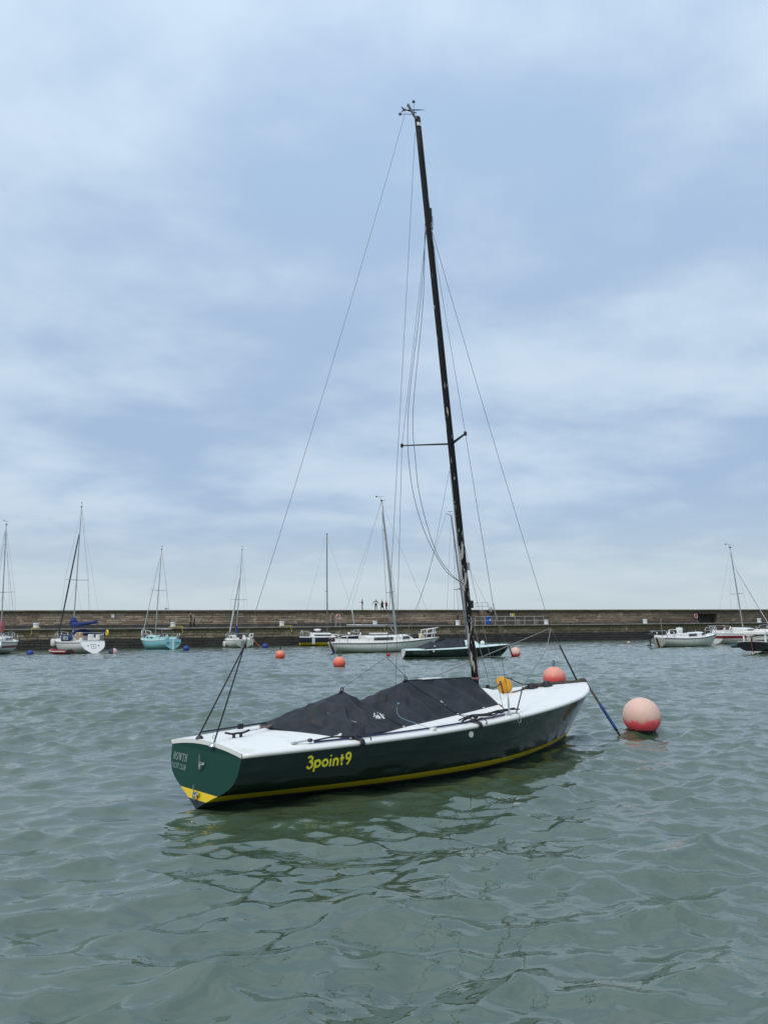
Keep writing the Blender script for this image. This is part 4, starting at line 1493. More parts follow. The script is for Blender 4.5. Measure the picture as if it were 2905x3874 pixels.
wire('side_line', smooth_path([edge(u, .003, .07) for u in (.66, 1.0, 1.5, 2.0, 2.5, 2.95)], 5), .0085, NAVROPE, hero)
wire('side_line', smooth_path([edge(.66, .012, .075), edge(.85, .022, .09), edge(1.04, .012, .07)], 5), .0075, BLKROPE, hero)
MB().ball(edge(.63, .018, .08), .026, 12, sq=.6).build('turning_block', BLACK, hero)
MB().tube([edge(.63, .02, .08), edge(.53, .006, .10)], .008, 6).build('block_shackle', STEEL, hero)
MB().box(edge(.51, .0, .11), (.05, .035, .014)).build('block_pad', STEEL, hero, bevel=.004)
for u in (1.05, 2.44):
    pts = []
    q = u / H0.L
    for (off, z) in ((-.09, .058), (-.02, .052), (.022, .042), (.034, .018), (.030, -.005)):
        pts.append(Vector((u, -(H0.B(q) + off), H0.ZS(q) + z)))
    mb = MB()
    mb.grid([[p + Vector((dx, 0, 0)) for p in pts] for dx in (-.025, .025)])
    o = mb.build('strap', BLACK, hero, 180)
    sm = o.modifiers.new('thick', 'SOLIDIFY')
    sm.thickness = .006
    sm.offset = 1
    MB().torus(pts[1] + Vector((0, .01, .012)), .022, .006, 12, 5, Matrix.Rotation(.5, 3, 'X')).build('strap_knot', BLKROPE, hero, 180)
    wire('strap_tail', smooth_path([pts[1] + Vector((.0, 0, .015)), pts[1] + Vector((.07, -.01, .03)), pts[1] + Vector((.10, -.045, .0)), pts[1] + Vector((.085, -.05, -.025))], 4), .005, BLKROPE, hero)
# rope tangle near the chainplate
for k in range(4):
    r = random.Random(40 + k)
    p = [edge(2.30 + .22 * i + r.uniform(-.06, .06), .012 + r.uniform(0, .03), .05 + r.uniform(0, .13)) for i in range(5)]
    wire('coiled_line', smooth_path(p, 6), .0075, BLKROPE if k != 2 else NAVROPE, hero)
for k, u in enumerate((2.52, 2.74, 2.93)):
    MB().ball(edge(u, .03, .10), .028, 10, sq=.7).build('line_block', BLACK, hero)
wire('loose_end', smooth_path([edge(2.98, .01, .03), edge(3.06, .015, -.02), edge(3.07, -.05, -.05), edge(3.04, -.075, -.045), edge(3.02, -.04, -.04)], 5), .0045, GRYROPE, hero)
MB().box(edge(1.86, .004, .015), (.05, .05, .03)).build('fairlead', WHITE, hero, bevel=.006)
# lines holding the cover aft
wire('aft_lashing', [dk(.28, -.07, .04), dk(.55, .04, .03), (.74, .11, .56)], .0035, GRYROPE, hero)
wire('aft_lashing', sag((.60, .08, .565), (.76, .12, .565), .003), .008, REDROPE, hero)
wire('aft_side_line', smooth_path([dk(.25, .50, .03), dk(.55, .44, .035), dk(.9, .42, .04)], 5), .008, BLKROPE, hero)
MB().box(dk(.62, .44, .035), (.06, .02, .05)).build('side_block', BLACK, hero, bevel=.006)

# cover
cover, CP = squib_cover((HX, HY, 0), HRZ, 'black tarpaulin cover tented over the cockpit of the green 3point9 keelboat', H0)
wire('tie', sag(CP['c1'], edge(1.05, .02, .05), .004), .006, BLKROPE, cover)
wire('tie', sag(CP['c2'], edge(2.5, .02, .08), .006), .006, BLKROPE, cover)
wire('tie', sag(CP['c2'], edge(2.75, .03, .10), .010), .006, BLKROPE, cover)
wire('tie', sag(CP['fr'], (3.10, -.80, H0.deck_z(3.1, .8) + .03), .004), .004, GRYROPE, cover)
wire('tie', sag(Vector(CP['fr']), Vector(CP['fr']).lerp(Vector((3.1, -.8, .6)), .3), .002), .009, REDROPE, cover)
lb = mat('light_blue_cord', (0.20, 0.34, 0.44), 0.8)
wire('cord', smooth_path([(1.98, -.30, .705), (1.90, -.36, .66), (1.78, -.52, .62), (1.80, -.62, .585), edge(1.86, .015, .01)], 6), .0024, lb, cover)
MB().ball((1.985, -.295, .71), .012, 8).build('cord_knot', lb, cover)

# yellow buoy lying on the foredeck and the mooring lines at the bow
MYB = mat('ochre_float_plastic', (0.72, 0.33, 0.015), 0.5, var=(12, (0.55, 0.24, 0.02), 0.48, 0.75), bump=(60, 0.3, 0.004))


def hero_pt(u, v, w):
    return Vector((HX, HY, 0)) + Matrix.Rotation(HRZ, 3, 'Z') @ Vector((u, v, w))


YB = (4.22, .12)
yz = H0.deck_z(*YB)
yb = thing('deck_float', 'ochre yellow round float resting on the white foredeck', 'float', hero_pt(YB[0], YB[1], yz), HRZ)
MB().ball((0, 0, .093), .095, 22).build('float_body', MYB, yb, 180)
MB().lathe([(.075, 0), (.062, .03), (.058, .055), (.035, .062)], 16, (-.045, .0, .138), rot=Matrix.Rotation(-.9, 3, 'Y') @ Matrix.Rotation(.0, 3, 'X')).build('float_neck', MYB, yb)
wire('lanyard', smooth_path([(-.11, -.01, .16), (-.118, -.05, .08), (-.10, -.06, .0), (-.06, -.09, -.006)], 5), .007, BLKROPE, yb)
ml = thing('bow_lines', 'tangle of weathered brown mooring lines lying on the foredeck to the stem', 'rope', (HX, HY, 0), HRZ)
wire('line', smooth_path([(3.62, -.02, .76), (3.95, .05, .74), (4.15, .10, yz + .165), (4.30, .12, yz + .185), (4.55, .10, yz + .10), (4.85, .06, H0.deck_z(4.85, 0) + .05), (5.05, .04, H0.deck_z(5, 0) + .03)], 6), .008, BRNROPE, ml)
wire('line', smooth_path([dk(4.25, .02, .01), dk(4.45, .05, .012), dk(4.62, .09, .03), dk(4.9, .06, .03)], 6), .016, BRNROPE, ml)
for k in range(6):
    r = random.Random(70 + k)
    pts = [dk(4.82 + .2 * i + r.uniform(-.04, .04), .03 - .012 * i + r.uniform(-.07, .07) * (1 - i / 6), .012 + r.uniform(0, .03)) for i in range(5)] + [Vector((5.80, r.uniform(-.015, .015), .715 + r.uniform(0, .02)))]
    wire('line', smooth_path(pts, 5), .010 if k < 4 else .0075, BRNROPE, ml)
MB().torus((5.80, 0, .715), .035, .016, 14, 6, Matrix.Rotation(PI / 2, 3, 'Y')).build('turn', BRNROPE, ml, 180)
MB().torus((5.74, 0, .715), .035, .016, 14, 6, Matrix.Rotation(PI / 2, 3, 'Y')).build('turn', BRNROPE, ml, 180)
e = hero_pt(5.86, 0, .70)
w0 = Vector(gp(2345, 2784))
mr = thing('mooring_strop', 'taut mooring rope with a blue sleeve from the bow into the water', 'rope', (0, 0, 0))
wire('rope', [e, e.lerp(w0, .5), w0 + (w0 - e) * .12], .016, BRNROPE, mr, 8)
wire('sleeve', [e.lerp(w0, i / 10) for i in range(4, 10)], .021, BLUROPE, mr, 8)

# ------------------------------------------------------------------ floating buoys
M_PINK = buoy_mat('faded_pink_buoy', (0.78, 0.50, 0.40), (1.0, 0.10, 0.13), .13, .225, .045)
M_RED = buoy_mat('faded_red_buoy', (0.84, 0.33, 0.25), (0.80, 0.065, 0.07), .08, .40, .03)
M_ORG = buoy_mat('orange_buoy', (0.82, 0.33, 0.21), (0.86, 0.12, 0.07), .08, .48, .02)
M_BLU = buoy_mat('blue_buoy', (0.012, 0.055, 0.26), (0.010, 0.045, 0.21), .05, .3, .02)
M_NVY = buoy_mat('navy_buoy', (0.012, 0.018, 0.06), (0.012, 0.018, 0.05), .05, .3, .02)
M_PNK2 = buoy_mat('pale_pink_buoy', (0.72, 0.46, 0.44), (0.70, 0.40, 0.40), .05, .3, .02)
M_CRM = buoy_mat('cream_buoy', (0.66, 0.44, 0.33), (0.60, 0.36, 0.25), .05, .3, .02)


def buoy(name, label, px, py_wl, dpx, m, top=None, up=.80, group='mooring buoys', split=None):
    """px, waterline row and diameter as seen in the photograph"""
    g = gp(px, py_wl)
    R = dpx / FPX * g[1] / 2
    t = thing(name, label, 'buoy', (g[0], g[1], 0), rnd.uniform(0, 6), group)
    t.rotation_euler = (rnd.uniform(-.07, .07), rnd.uniform(-.07, .07), rnd.uniform(0, 6) if split is None else 0)
    cz = R * (2 * up - 1)
    if split is None:
        MB().ball((0, 0, cz), R, 28).build('float_body', m, t, 180)
    else:
        for k, mm in enumerate((m, split)):
            mb = MB()
            rows = []
            for i in range(13):
                a = -PI / 2 + PI * i / 12
                rows.append([(R * math.cos(a) * math.cos(b), R * math.cos(a) * math.sin(b), cz + R * math.sin(a)) for b in [PI * (.62 + k) + PI * (1.0) * j / 12 for j in range(13)]])
            mb.grid(rows)
            mb.build('float_half', mm, t, 180)
    if top == 'ring':
        MB().torus((0, 0, cz + R + R * .42), R * .30, R * .085, 20, 6, Matrix.Rotation(PI / 2, 3, 'X')).build('ring', TRIM, t, 180)
        MB().tube([(0, 0, cz + R * .94), (0, 0, cz + R * 1.2)], R * .09, 8).build('ring_stem', TRIM, t)
    if top == 'loop':
        MB().tube(smooth_path([(-.01, 0, cz + R * .96), (-.035, .01, cz + R + .09), (0, .012, cz + R + .155), (.035, .0, cz + R + .09), (.008, 0, cz + R * .96)], 6), .009, 6).build('rope_loop', BLUROPE, t, 180)
        MB().lathe([(.035, 0), (.03, .012)], 10, (0, 0, cz + R - .006)).build('plug', BLUROPE, t)
    return t


buoy('mooring_buoy', 'large pale pink buoy with red underside floating beside the bow', 2430, 2772, 135, M_PINK, None, .93)
buoy('mooring_buoy', 'red buoy with a blue rope loop floating behind the bow', 2098, 2596, 83, M_RED, 'loop', .86)
buoy('mooring_buoy', 'orange buoy with a steel ring, nearer one left of the black mast', 1283, 2522, 46, M_ORG, 'ring', .80)
buoy('mooring_buoy', 'smaller orange buoy with a steel ring, left of the nearer orange one', 1060, 2489, 36, M_ORG, 'ring', .78)
buoy('mooring_buoy', 'pale pink and red buoy at the bow of the far green keelboat', 1951, 2485, 38, M_PINK, None, .93)
buoy('mooring_buoy', 'blue buoy left of the yacht with the red dinghy', 115, 2477, 25, M_BLU, None, .68)
buoy('mooring_buoy', 'buoy half navy and half pink right of the blue canopied yacht', 428, 2473, 33, M_NVY, None, .62, split=M_PNK2)
buoy('mooring_buoy', 'blue buoy just right of the turquoise yacht', 705, 2461, 23, M_BLU, None, .78)
buoy('mooring_buoy', 'blue buoy just right of the small white yacht with a ladder', 1003, 2452, 22, M_BLU, None, .78)
buoy('marker_float', 'tiny cream float in open water left of the dismasted yacht', 2377, 2436, 12, M_CRM, None, .8)


# ------------------------------------------------------------------ generic yachts further off
def yhull(L, b, fb, tw, stem=.6, rake=0.0, draft=.3, full=.35, flare=.8):
    return Hull(L, [(0, b * tw), (.3, b * .95), (.5, b), (.75, b * .74), (.9, b * .36), (1, .03)],
                [(0, fb[0]), (.5, fb[1]), (1, fb[2])], [(0, -.02), (.3, -draft), (.7, -draft), (1, -.15)], stem, 1.2, rake, flare, full)


def coachroof(root, H, u0, u1, h, wf=.62, mats=WHITE, win=((.25, .6),), wz=(.35, .8), name='coachroof', step=.12, slope=.45):
    def w(u):
        return H.B(u / H.L) * wf

    def hh(u):
        return h * sstep(u1 + .01, u1 - slope * 1.6, u) * (1 - step * (u - u0) / (u1 - u0)) if u > u1 - slope * 1.6 else h * (1 - step * (u - u0) / (u1 - u0))
    rows = []
    n = 18
    for i in range(n + 1):
        u = u0 + (u1 - u0) * i / n
        r = []
        zb = H.deck_z(u, w(u)) - .03
        for k, (y, zz) in enumerate(((1, 0), (.97, .5), (.93, .88), (.86, 1.0), (.45, 1.10), (0, 1.13), (-.45, 1.10), (-.86, 1.0), (-.93, .88), (-.97, .5), (-1, 0))):
            r.append((u, w(u) * y, zb + (hh(u) + .03) * zz))
        rows.append(r)
    mb = MB()
    mb.grid(rows)
    mb.add(rows[0], [tuple(range(11))])
    c = mb.build(name, mats, root, 40)
    for (a, b) in win:
        for sd in (1, -1):
            m2 = MB()
            g = []
            for i in range(7):
                u = u0 + (u1 - u0) * (a + (b - a) * i / 6)
                zb = H.deck_z(u, w(u))
                za, zc = zb + hh(u) * wz[0], zb + hh(u) * wz[1]
                fa, fc = 1 - .06 * wz[0], 1 - .06 * wz[1] - .01
                g.append([(u, sd * (w(u) * fa + .012), za), (u, sd * (w(u) * fc + .014), zc)])
            m2.grid(g)
            o = m2.build('window', GLASS, c, 180)
            s2 = o.modifiers.new('thick', 'SOLIDIFY')
            s2.thickness = .02
    return c


def pulpit(root, H, u0, u1, h=.55, name='pulpit', m=STEEL, r=.018):
    """rail round the bow (u0 < u1) or the stern (u1 < u0)"""
    def e(u, sd, k=0):
        q = min(.99, max(.0, u / H.L))
        return Vector((u, sd * max(.05, H.B(q) - .05), H.deck_z(u, H.B(q)) + k))
    mb = MB()
    bow = u1 > u0
    um = (u0 + u1) / 2
    loop = [e(u0, 1, h * .95), e(um, 1, h), e(u1, 1, h * 1.05), e(u1, -1, h * 1.05), e(um, -1, h), e(u0, -1, h * .95)]
    mb.tube(smooth_path(loop, 4), r, 6)
    mb.tube(smooth_path([e(u0, 1, h * .5), e(um, 1, h * .52), e(u1 - (.05 if bow else -.02), 1, h * .55)], 3), r * .7, 5)
    mb.tube(smooth_path([e(u0, -1, h * .5), e(um, -1, h * .52), e(u1 - (.05 if bow else -.02), -1, h * .55)], 3), r * .7, 5)
    rail = mb.build(name, m, root, 180)
    for u in (u0, um + (u1 - um) * .5):
        for sd in (1, -1):
            MB().tube([e(u - (.12 if bow else -.06), sd), e(u, sd, h)], r, 6).build('pulpit_leg', m, rail, 180)
    return rail


def lifelines(root, H, us, h=.55, m=STEEL):
    for sd in (1, -1):
        top = []
        for u in us:
            b = H.B(u / H.L) - .06
            p = Vector((u, sd * b, H.deck_z(u, b)))
            MB().tube([p, p + Vector((0, 0, h))], .014, 5).build('stanchion', m, root, 180)
            top.append(p + Vector((0, 0, h)))
        for k in (1, .5):
            wire('lifeline', [p - Vector((0, 0, h * (1 - k))) for p in top], .007, WIREL, root, 4)


def rig(root, H, um, z0, top, rake, m=ALU, r=.055, spr=((.5, .75),), bow_u=None, stern_u=.05, boom=None, jib=None, vane=True, split_back=False, heel=0.0, wr=.007):
    """mast from deck to height 'top', shrouds over spreaders, stays"""
    f = Vector((um, 0, z0))
    t = Vector((um - rake, heel, top))
    at_ = lambda k: f.lerp(t, k)
    MB().tube([at_(i / 8) for i in range(9)], [r - r * .25 * (i / 8) ** 2 for i in range(9)], 10, squash=(1.2, .85)).build('mast', m, root, 180)
    MB().box(t + Vector((0, 0, .04)), (.16, .08, .10)).build('masthead', TRIM, root, bevel=.01)
    bu = bow_u if bow_u is not None else H.L - .05
    hd = Vector((bu, 0, H.deck_z(min(bu, H.L * .99), 0)))
    wire('forestay', [at_(.985 if jib is None else jib[3]), hd], wr, WIREL, root, 4)
    st = Vector((stern_u, 0, H.deck_z(stern_u, 0)))
    if split_back:
        k = st.lerp(t, .12)
        wire('backstay', [t, k], wr * 1.4, WIREL, root, 4)
        for sd in (1, -1):
            wire('backstay', [k, st + Vector((0, sd * H.B(0) * .8, 0))], wr, WIREL, root, 4)
    else:
        wire('backstay', [t, st], wr, WIREL, root, 4)
    for (k, half) in spr:
        p = at_(k)
        for sd in (1, -1):
            tip = p + Vector((-.10, half * sd, .03))
            MB().tube([p, tip], [.03, .02], 6).build('spreader', m, root, 180)
            b = H.B(um / H.L) * .93
            cp = Vector((um - .15, b * sd, H.deck_z(um, b)))
            wire('shroud', [at_(.985), tip, cp], wr, WIREL, root, 4)
            wire('lower_shroud', [at_(k - .02), cp + Vector((.3, 0, 0))], wr * .8, WIREL, root, 4)
    if boom:
        bz, bl, tilt = boom[:3]
        bv = boom[3] if len(boom) > 3 else 0.0
        MB().tube([Vector((um - .05 - rake * (bz - z0) / (top - z0), 0, bz)), Vector((um - bl, bv, bz + tilt))], .05, 8).build('boom', m, root, 180)
        wire('topping_lift', [t, Vector((um - bl, bv, bz + tilt))], wr * .8, WIREL, root, 4)
    if jib:
        jm, r0, r1, kt = jib
        a, b = hd + Vector((0, 0, .25)), hd.lerp(at_(kt), .96)
        MB().tube([a.lerp(b, i / 10) for i in range(11)], [r1 + (r0 - r1) * math.sin(PI * min(1, (i / 10) * .8 + .12)) for i in range(11)], 8).build('furled_jib', jm, root, 180)
    if vane:
        v = wire('wind_vane', [t + Vector((-.05, 0, .1)), t + Vector((-.12, 0, .32))], .010, TRIM, root)
        MB().tube([t + Vector((-.34, .12, .32)), t + Vector((.12, -.10, .32))], .012, 5).build('vane_arrow', TRIM, v)
        MB().box(t + Vector((-.36, .13, .34)), (.12, .03, .10)).build('vane_tail', TRIM, v)
        MB().tube([t, t + Vector((.25, -.05, .05)), t + Vector((.30, -.06, .16))], .012, 5).build('wind_sensor', TRIM, root)
    return at_


def coaming(root, H, u0, u1, h=.2, m=WHITE, wf=.6):
    for sd in (1, -1):
        mb = MB()
        rows = []
        for i in range(7):
            u = u0 + (u1 - u0) * i / 6
            b = H.B(u / H.L) * wf
            z = H.deck_z(u, b)
            rows.append([(u, sd * (b + .10), z - .02), (u, sd * (b + .04), z + h), (u, sd * (b - .05), z + h), (u, sd * (b - .08), z - .02)])
        mb.grid(rows)
        mb.add(rows[0], [(0, 1, 2, 3)])
        mb.add(rows[-1], [(0, 1, 2, 3)])
        mb.build('coaming', m, root, 40)


def rudder(root, m, u, top, w=.35, th=.05, foot=-.4, mlow=None, lean=0.0):
    mb = MB()
    for z0, z1, mi in ((foot, .12, 1 if mlow else 0), (.12, top, 0)):
        a, b = lean * (top - z0), lean * (top - z1)
        vs = []
        for z, o in ((z0, a), (z1, b)):
            ww = w * (.6 + .4 * (top - z) / (top - foot))
            vs += [(u - ww - o * -1, -th / 2, z), (u + o, -th / 2, z), (u + o, th / 2, z), (u - ww - o * -1, th / 2, z)]
        mb.add(vs, [(0, 1, 5, 4), (1, 2, 6, 5), (2, 3, 7, 6), (3, 0, 4, 7), (3, 2, 1, 0), (4, 5, 6, 7)], mi)
    return mb.build('rudder', [m, mlow or m], root)


def fender(label, p, m=WHITE, h=.55, r=.11, group='fenders hanging on yacht sides'):
    t = thing('fender', label, 'fender', p, 0, group)
    MB().lathe([(.02, 0), (r * .7, .03), (r, .10), (r, h - .10), (r * .7, h - .03), (.025, h), (.025, h + .05)], 12).build('float_body', m, t, 60)
    MB().tube([(0, 0, h + .03), (0, 0, h + .30)], .01, 5).build('lanyard', GRYROPE, t)
    return t


def yl(root, u, v, w):
    """boat-local to world"""
    return Vector(root.location) + Matrix.Rotation(root.rotation_euler.z, 3, 'Z') @ Vector((u, v, w))


def yacht(name, label, stern, rz):
    return thing(name, label, 'sailing boat', (stern[0], stern[1], 0), rz, 'moored yachts')


deg = math.radians

# 1 far left white yacht, cut by the frame
y1 = yacht('yacht', 'white yacht with a dark red side stripe, cut off by the left edge', (-31.7, 59.6), deg(104))
H = yhull(8.2, 1.4, (.95, .95, 1.15), .82, .9, -.55)
H.build(y1, [BLACKAF, WHITE, WHITE], [.06, .12])
H.deck(y1, DECKW)
H.rail(y1, TRIM, .03)
st = MB()
st.grid([[H.side(u, z, -1, .008) for z in (.50, .60, .68)] for u in np.linspace(.3, 7.0, 24)])
st.build('side_stripe', REDSTR, y1, 180)
coachroof(y1, H, 2.6, 6.2, .38, win=((.1, .35), (.45, .7)))
coaming(y1, H, .5, 2.6, .22)
pulpit(y1, H, .9, .1, .6, 'pushpit')
pulpit(y1, H, 7.4, 8.1, .6)
lifelines(y1, H, (1.2, 2.8, 4.4, 6.0, 7.3))
rig(y1, H, 4.6, 1.3, 11.0, .35, spr=((.40, .95), (.82, .12)), boom=(2.3, 3.0, 0), heel=.12)
MB().tube(smooth_path([(4.7, 0, 2.95), (4.6, 0, 2.5), (4.55, 0, 2.1), (4.5, 0, 1.75)], 4), [.08, .1, .13, .16, .18, .2, .22, .24, .25, .25, .22, .18, .12], 10).build('stowed_sail', REDCAN, y1, 180)

# 2 white yacht with blue canvas
y2 = yacht('yacht', 'white yacht with blue sprayhood, blue sail cover and MOYA lettering', (-23.45, 60.2), deg(131))
H = yhull(8.5, 1.36, (.95, .95, 1.15), .70, .9, -.60, full=.45)
H.build(y2, [BLACKAF, WHITE2, WHITE], [.05, .10], [WHITE, WHITE, WHITE])
H.deck(y2, DECKW)
H.rail(y2, TRIM, .022, -.10, name='rubbing_strake')
coachroof(y2, H, 3.0, 6.6, .36, win=((.12, .4), (.5, .72)))
coaming(y2, H, .7, 3.0, .24)
pulpit(y2, H, 7.6, 8.4, .62)
pulpit(y2, H, .9, .15, .62, 'pushpit')
lifelines(y2, H, (1.2, 2.8, 4.4, 6.0, 7.5), .58)
atm = rig(y2, H, 4.75, 1.35, 12.5, .10, spr=((.43, 1.0),), boom=(2.30, 2.9, .25, -1.2), jib=(mat('dark_green_canvas', (0.022, 0.035, 0.035), 0.8), .065, .04, .82), heel=-.12)
MB().tube(smooth_path([(4.85, -.02, 3.05), (4.80, -.02, 2.75), (4.65, 0, 2.40), (4.1, 0, 2.32), (3.3, -.35, 2.38), (2.5, -.85, 2.50), (1.9, -1.25, 2.58)], 5), [.06, .10, .14, .17, .20, .24, .29, .33, .35, .35, .33, .29, .26, .24, .23, .22, .21, .20, .19, .18, .17, .16, .15, .15, .14, .13, .12, .11, .10, .08, .05], 12).build('sail_cover', BLUCAN, y2, 180)
MB().tube([(4.78, -.02, 2.5), (4.84, -.02, 1.75)], [.22, .05], 10).build('sail_cover_skirt', BLUCAN, y2, 180)
rows = []
for i in range(7):
    u = 2.2 + 1.1 * i / 6
    hgt = .85 * (1 - .55 * sstep(2.6, 3.3, u))
    rows.append([(u, .92 * math.cos(a) * (1 if abs(math.cos(a)) < .98 else 1), 1.12 + hgt * max(0, math.sin(a)) ** .7) for a in [PI * k / 12 for k in range(13)]])
MB().grid(rows).build('sprayhood', BLUCAN, y2, 180)
MB().grid([[(1.55, y, 1.15), (1.55, y, 1.45), (1.55, y, 1.7)] for y in (-.9, -.85)]).build('hood_side', BLUCAN, y2)
dz = H.deck_z(2.2, 1.3)
for sd in (1, -1):
    rowsd = [[(u, sd * (H.B(u / H.L) - .04), H.deck_z(u, H.B(u / H.L)) + z) for z in (0, .26, .52)] for u in np.linspace(1.75, 3.55, 8)]
    o = MB().grid(rowsd).build('dodger', BLUCAN, y2, 180)
    sm = o.modifiers.new('thick', 'SOLIDIFY')
    sm.thickness = .02


def dodge(a, b, lift):
    u = 3.05 - a
    bb = H.B(u / H.L) - .04
    return (u, bb + .028 + lift, H.deck_z(u, bb) + .10 + b * .32)


lettering('name_lettering', 'MOYA', ROUND, .95, dodge, PRINTW, y2, .2, 0, .1)
MB().box((1.35, .62, 1.40), (.42, .45, .58)).build('tan_locker', CARDB, y2, bevel=.06)
MB().box((.75, -.1, 1.28), (.30, .40, .48)).build('cockpit_locker', WHITE, y2, bevel=.05)
MB().box((.70, -.65, 1.28), (.26, .30, .42)).build('cockpit_locker', WHITE, y2, bevel=.05)
MB().box((.45, -1.1, 1.62), (.05, .42, .50)).build('stern_cloth', BLUCAN, y2)
MB().torus((.25, -1.22, 1.62), .19, .07, 18, 8, Matrix.Rotation(PI / 2, 3, 'X')).build('horseshoe_buoy', YELLOW, y2, 180)
for (a, b, c) in ((-.16, -.24, .008), (.16, -.24, .008)):
    pass
# scooped transom recess with locker outline
TZ = lambda z: H.rake * (H.ZS(0) - z) - .012
fr = [(TZ(.72), .20, .72), (TZ(.72), -.20, .72), (TZ(.42), -.18, .42), (TZ(.42), .18, .42), (TZ(.72), .20, .72)]
MB().tube(fr, .014, 5).build('transom_locker', TRIM, y2, 180)
MB().box((TZ(.56), 0, .55), (.02, .07, .12)).build('transom_latch', TRIM, y2)
for yv in (.42, -.42):
    MB().box((TZ(.6), yv, .60), (.02, .10, .10)).build('draught_mark', TRIM, y2)
for i, u in enumerate((7.0, 6.5, 5.6, 5.0)):
    b = H.B(u / H.L)
    fender(['white fender nearest the bow of the blue canopied yacht', 'second white fender from the bow of the blue canopied yacht', 'third white fender from the bow of the blue canopied yacht', 'white fender nearest the stern end above the red dinghy'][i], yl(y2, u, b + .13, .52 + .04 * (i % 2)), WHITE2, .60, .13)
# red dinghy alongside
_d = gp(262, 2475)
dg = thing('dinghy', 'small red inflatable dinghy with white stripe tied beside the blue canopied yacht', 'dinghy', (_d[0], _d[1], .03), deg(168))
dg.scale = (.68, .8, .85)
tub = smooth_path([(-.1, -.55, .16), (1.0, -.58, .17), (1.7, -.50, .20), (2.15, -.22, .28), (2.25, 0, .31), (2.15, .22, .28), (1.7, .50, .20), (1.0, .58, .17), (-.1, .55, .16)], 5)
MB().tube(tub, .19, 10).build('tube', REDTUBE, dg, 180)
out = [Vector((p.x * 1.0 + (.0 if i not in range(14, 27) else .0), p.y, p.z)) for i, p in enumerate(tub)]
sm_ = []
for i, p in enumerate(tub):
    a, b = tub[max(0, i - 1)], tub[min(len(tub) - 1, i + 1)]
    d = (b - a).normalized()
    sm_.append(p + Vector((d.y, -d.x, 0)) * .185 + Vector((0, 0, .05)))
MB().tube(sm_, .035, 6).build('white_stripe', WHITE, dg, 180)
MB().box((.9, 0, .06), (1.9, .9, .06)).build('floor', TRIM, dg)
MB().box((-.05, 0, .22), (.05, .85, .34)).build('transom_board', TRIM, dg)
MB().box((.9, 0, .27), (.22, 1.0, .03)).build('thwart', WHITE2, dg)

# 3 turquoise yacht
y3 = yacht('yacht', 'turquoise hulled yacht with cream mast and oval stern', (-20.55, 72.6), deg(132))
H = yhull(6.9, 1.18, (.92, .86, 1.12), .72, .9, -.12, full=.5)
H.build(y3, [BLACKAF, TURQ, TURQ], [.03, .10])
H.deck(y3, TURQD)
H.rail(y3, WHITE, .028)
coachroof(y3, H, 2.3, 5.2, .40, mats=TURQD, win=((.2, .42), (.55, .72)))
coaming(y3, H, .4, 2.3, .25, TURQD)
MB().box((2.28, 0, 1.28), (.05, .62, .60)).build('washboard', WOOD, y3, bevel=.01)
MB().box((2.15, -.40, 1.22), (.16, .22, .40)).build('cockpit_seat', TURQD, y3, bevel=.04)
rudder(y3, WHITE, -.06, 1.0, .22, .06, -.3)
for yv in (.5, -.5):
    MB().box((-.06, yv, .66), (.03, .38, .05)).build('stern_bracket', TRIM, y3)
    MB().box((-.06, yv * 1.05, .50), (.03, .30, .04)).build('stern_bracket', TRIM, y3)
pulpit(y3, H, 6.0, 6.75, .75, m=MBOL, r=.028)
pulpit(y3, H, .8, .12, .55, 'pushpit')
lifelines(y3, H, (1.0, 2.6, 4.2, 5.8), .5)
rig(y3, H, 3.9, 1.35, 10.05, -.10, m=ALU, spr=((.52, .85),), boom=(2.0, 1.7, -.05, -.95), jib=(MBOL, .035, .03, .98), heel=-.42)
wire('mainsheet', [(2.2, .1, 1.95), (1.6, .3, 1.1)], .02, GRYROPE, y3)

# 4 small white yacht
y4 = yacht('yacht', 'small white yacht with a boarding ladder on its rounded stern', (-14.25, 76.2), deg(117))
H = yhull(6.0, 1.12, (.78, .78, .98), .86, .6, .25, full=.5)
H.build(y4, [BLACKAF, WHITE, WHITE], [.03, .06])
H.deck(y4, DECKW)
H.rail(y4, WHITE, .025)
coachroof(y4, H, 2.0, 4.5, .42, win=((.15, .45),))
coaming(y4, H, .3, 2.0, .2)
pulpit(y4, H, 5.2, 5.85, .6)
pulpit(y4, H, .7, .1, .6, 'pushpit')
lifelines(y4, H, (.9, 2.2, 3.6, 5.1), .5)
rig(y4, H, 3.3, 1.15, 10.3, .15, spr=((.42, .85),), boom=None, jib=(MBOL, .09, .05, .73), heel=-.45)
MB().tube(smooth_path([(3.2, 0, 2.25), (3.15, 0, 1.8), (3.05, 0, 1.45), (2.9, 0, 1.25)], 4), [.06, .09, .12, .14, .16, .17, .18, .18, .17, .16, .14, .12, .1], 10).build('stowed_sail', BLUCAN, y4, 180)
MB().box((1.96, .0, 1.10), (.05, .60, .55)).build('companionway', TRIM, y4, bevel=.01)
TZ4 = lambda z: H.rake * (H.ZS(0) - z) - .03
for yv in (.33, .05):
    MB().tube([(TZ4(.70), yv, .76), (TZ4(.16), yv, .16)], .018, 5).build('ladder_side', TRIM, y4, 180)
for z in (.2, .36, .52, .68):
    MB().tube([(TZ4(z), .33, z), (TZ4(z), .05, z)], .016, 5).build('ladder_rung', TRIM, y4, 180)
MB().tube([(TZ4(.76), -.15, .95), (TZ4(.0), -.15, -.1)], .05, 6).build('rudder_stock', TRIM, y4, 180)
MB().torus((.25, -.75, 1.22), .17, .075, 18, 8, Matrix.Rotation(PI / 2, 3, 'Y')).build('horseshoe_buoy', WHITE, y4, 180)
MB().ball((.23, -.75, 1.22), .08, 10).build('buoy_light', BLACK, y4)
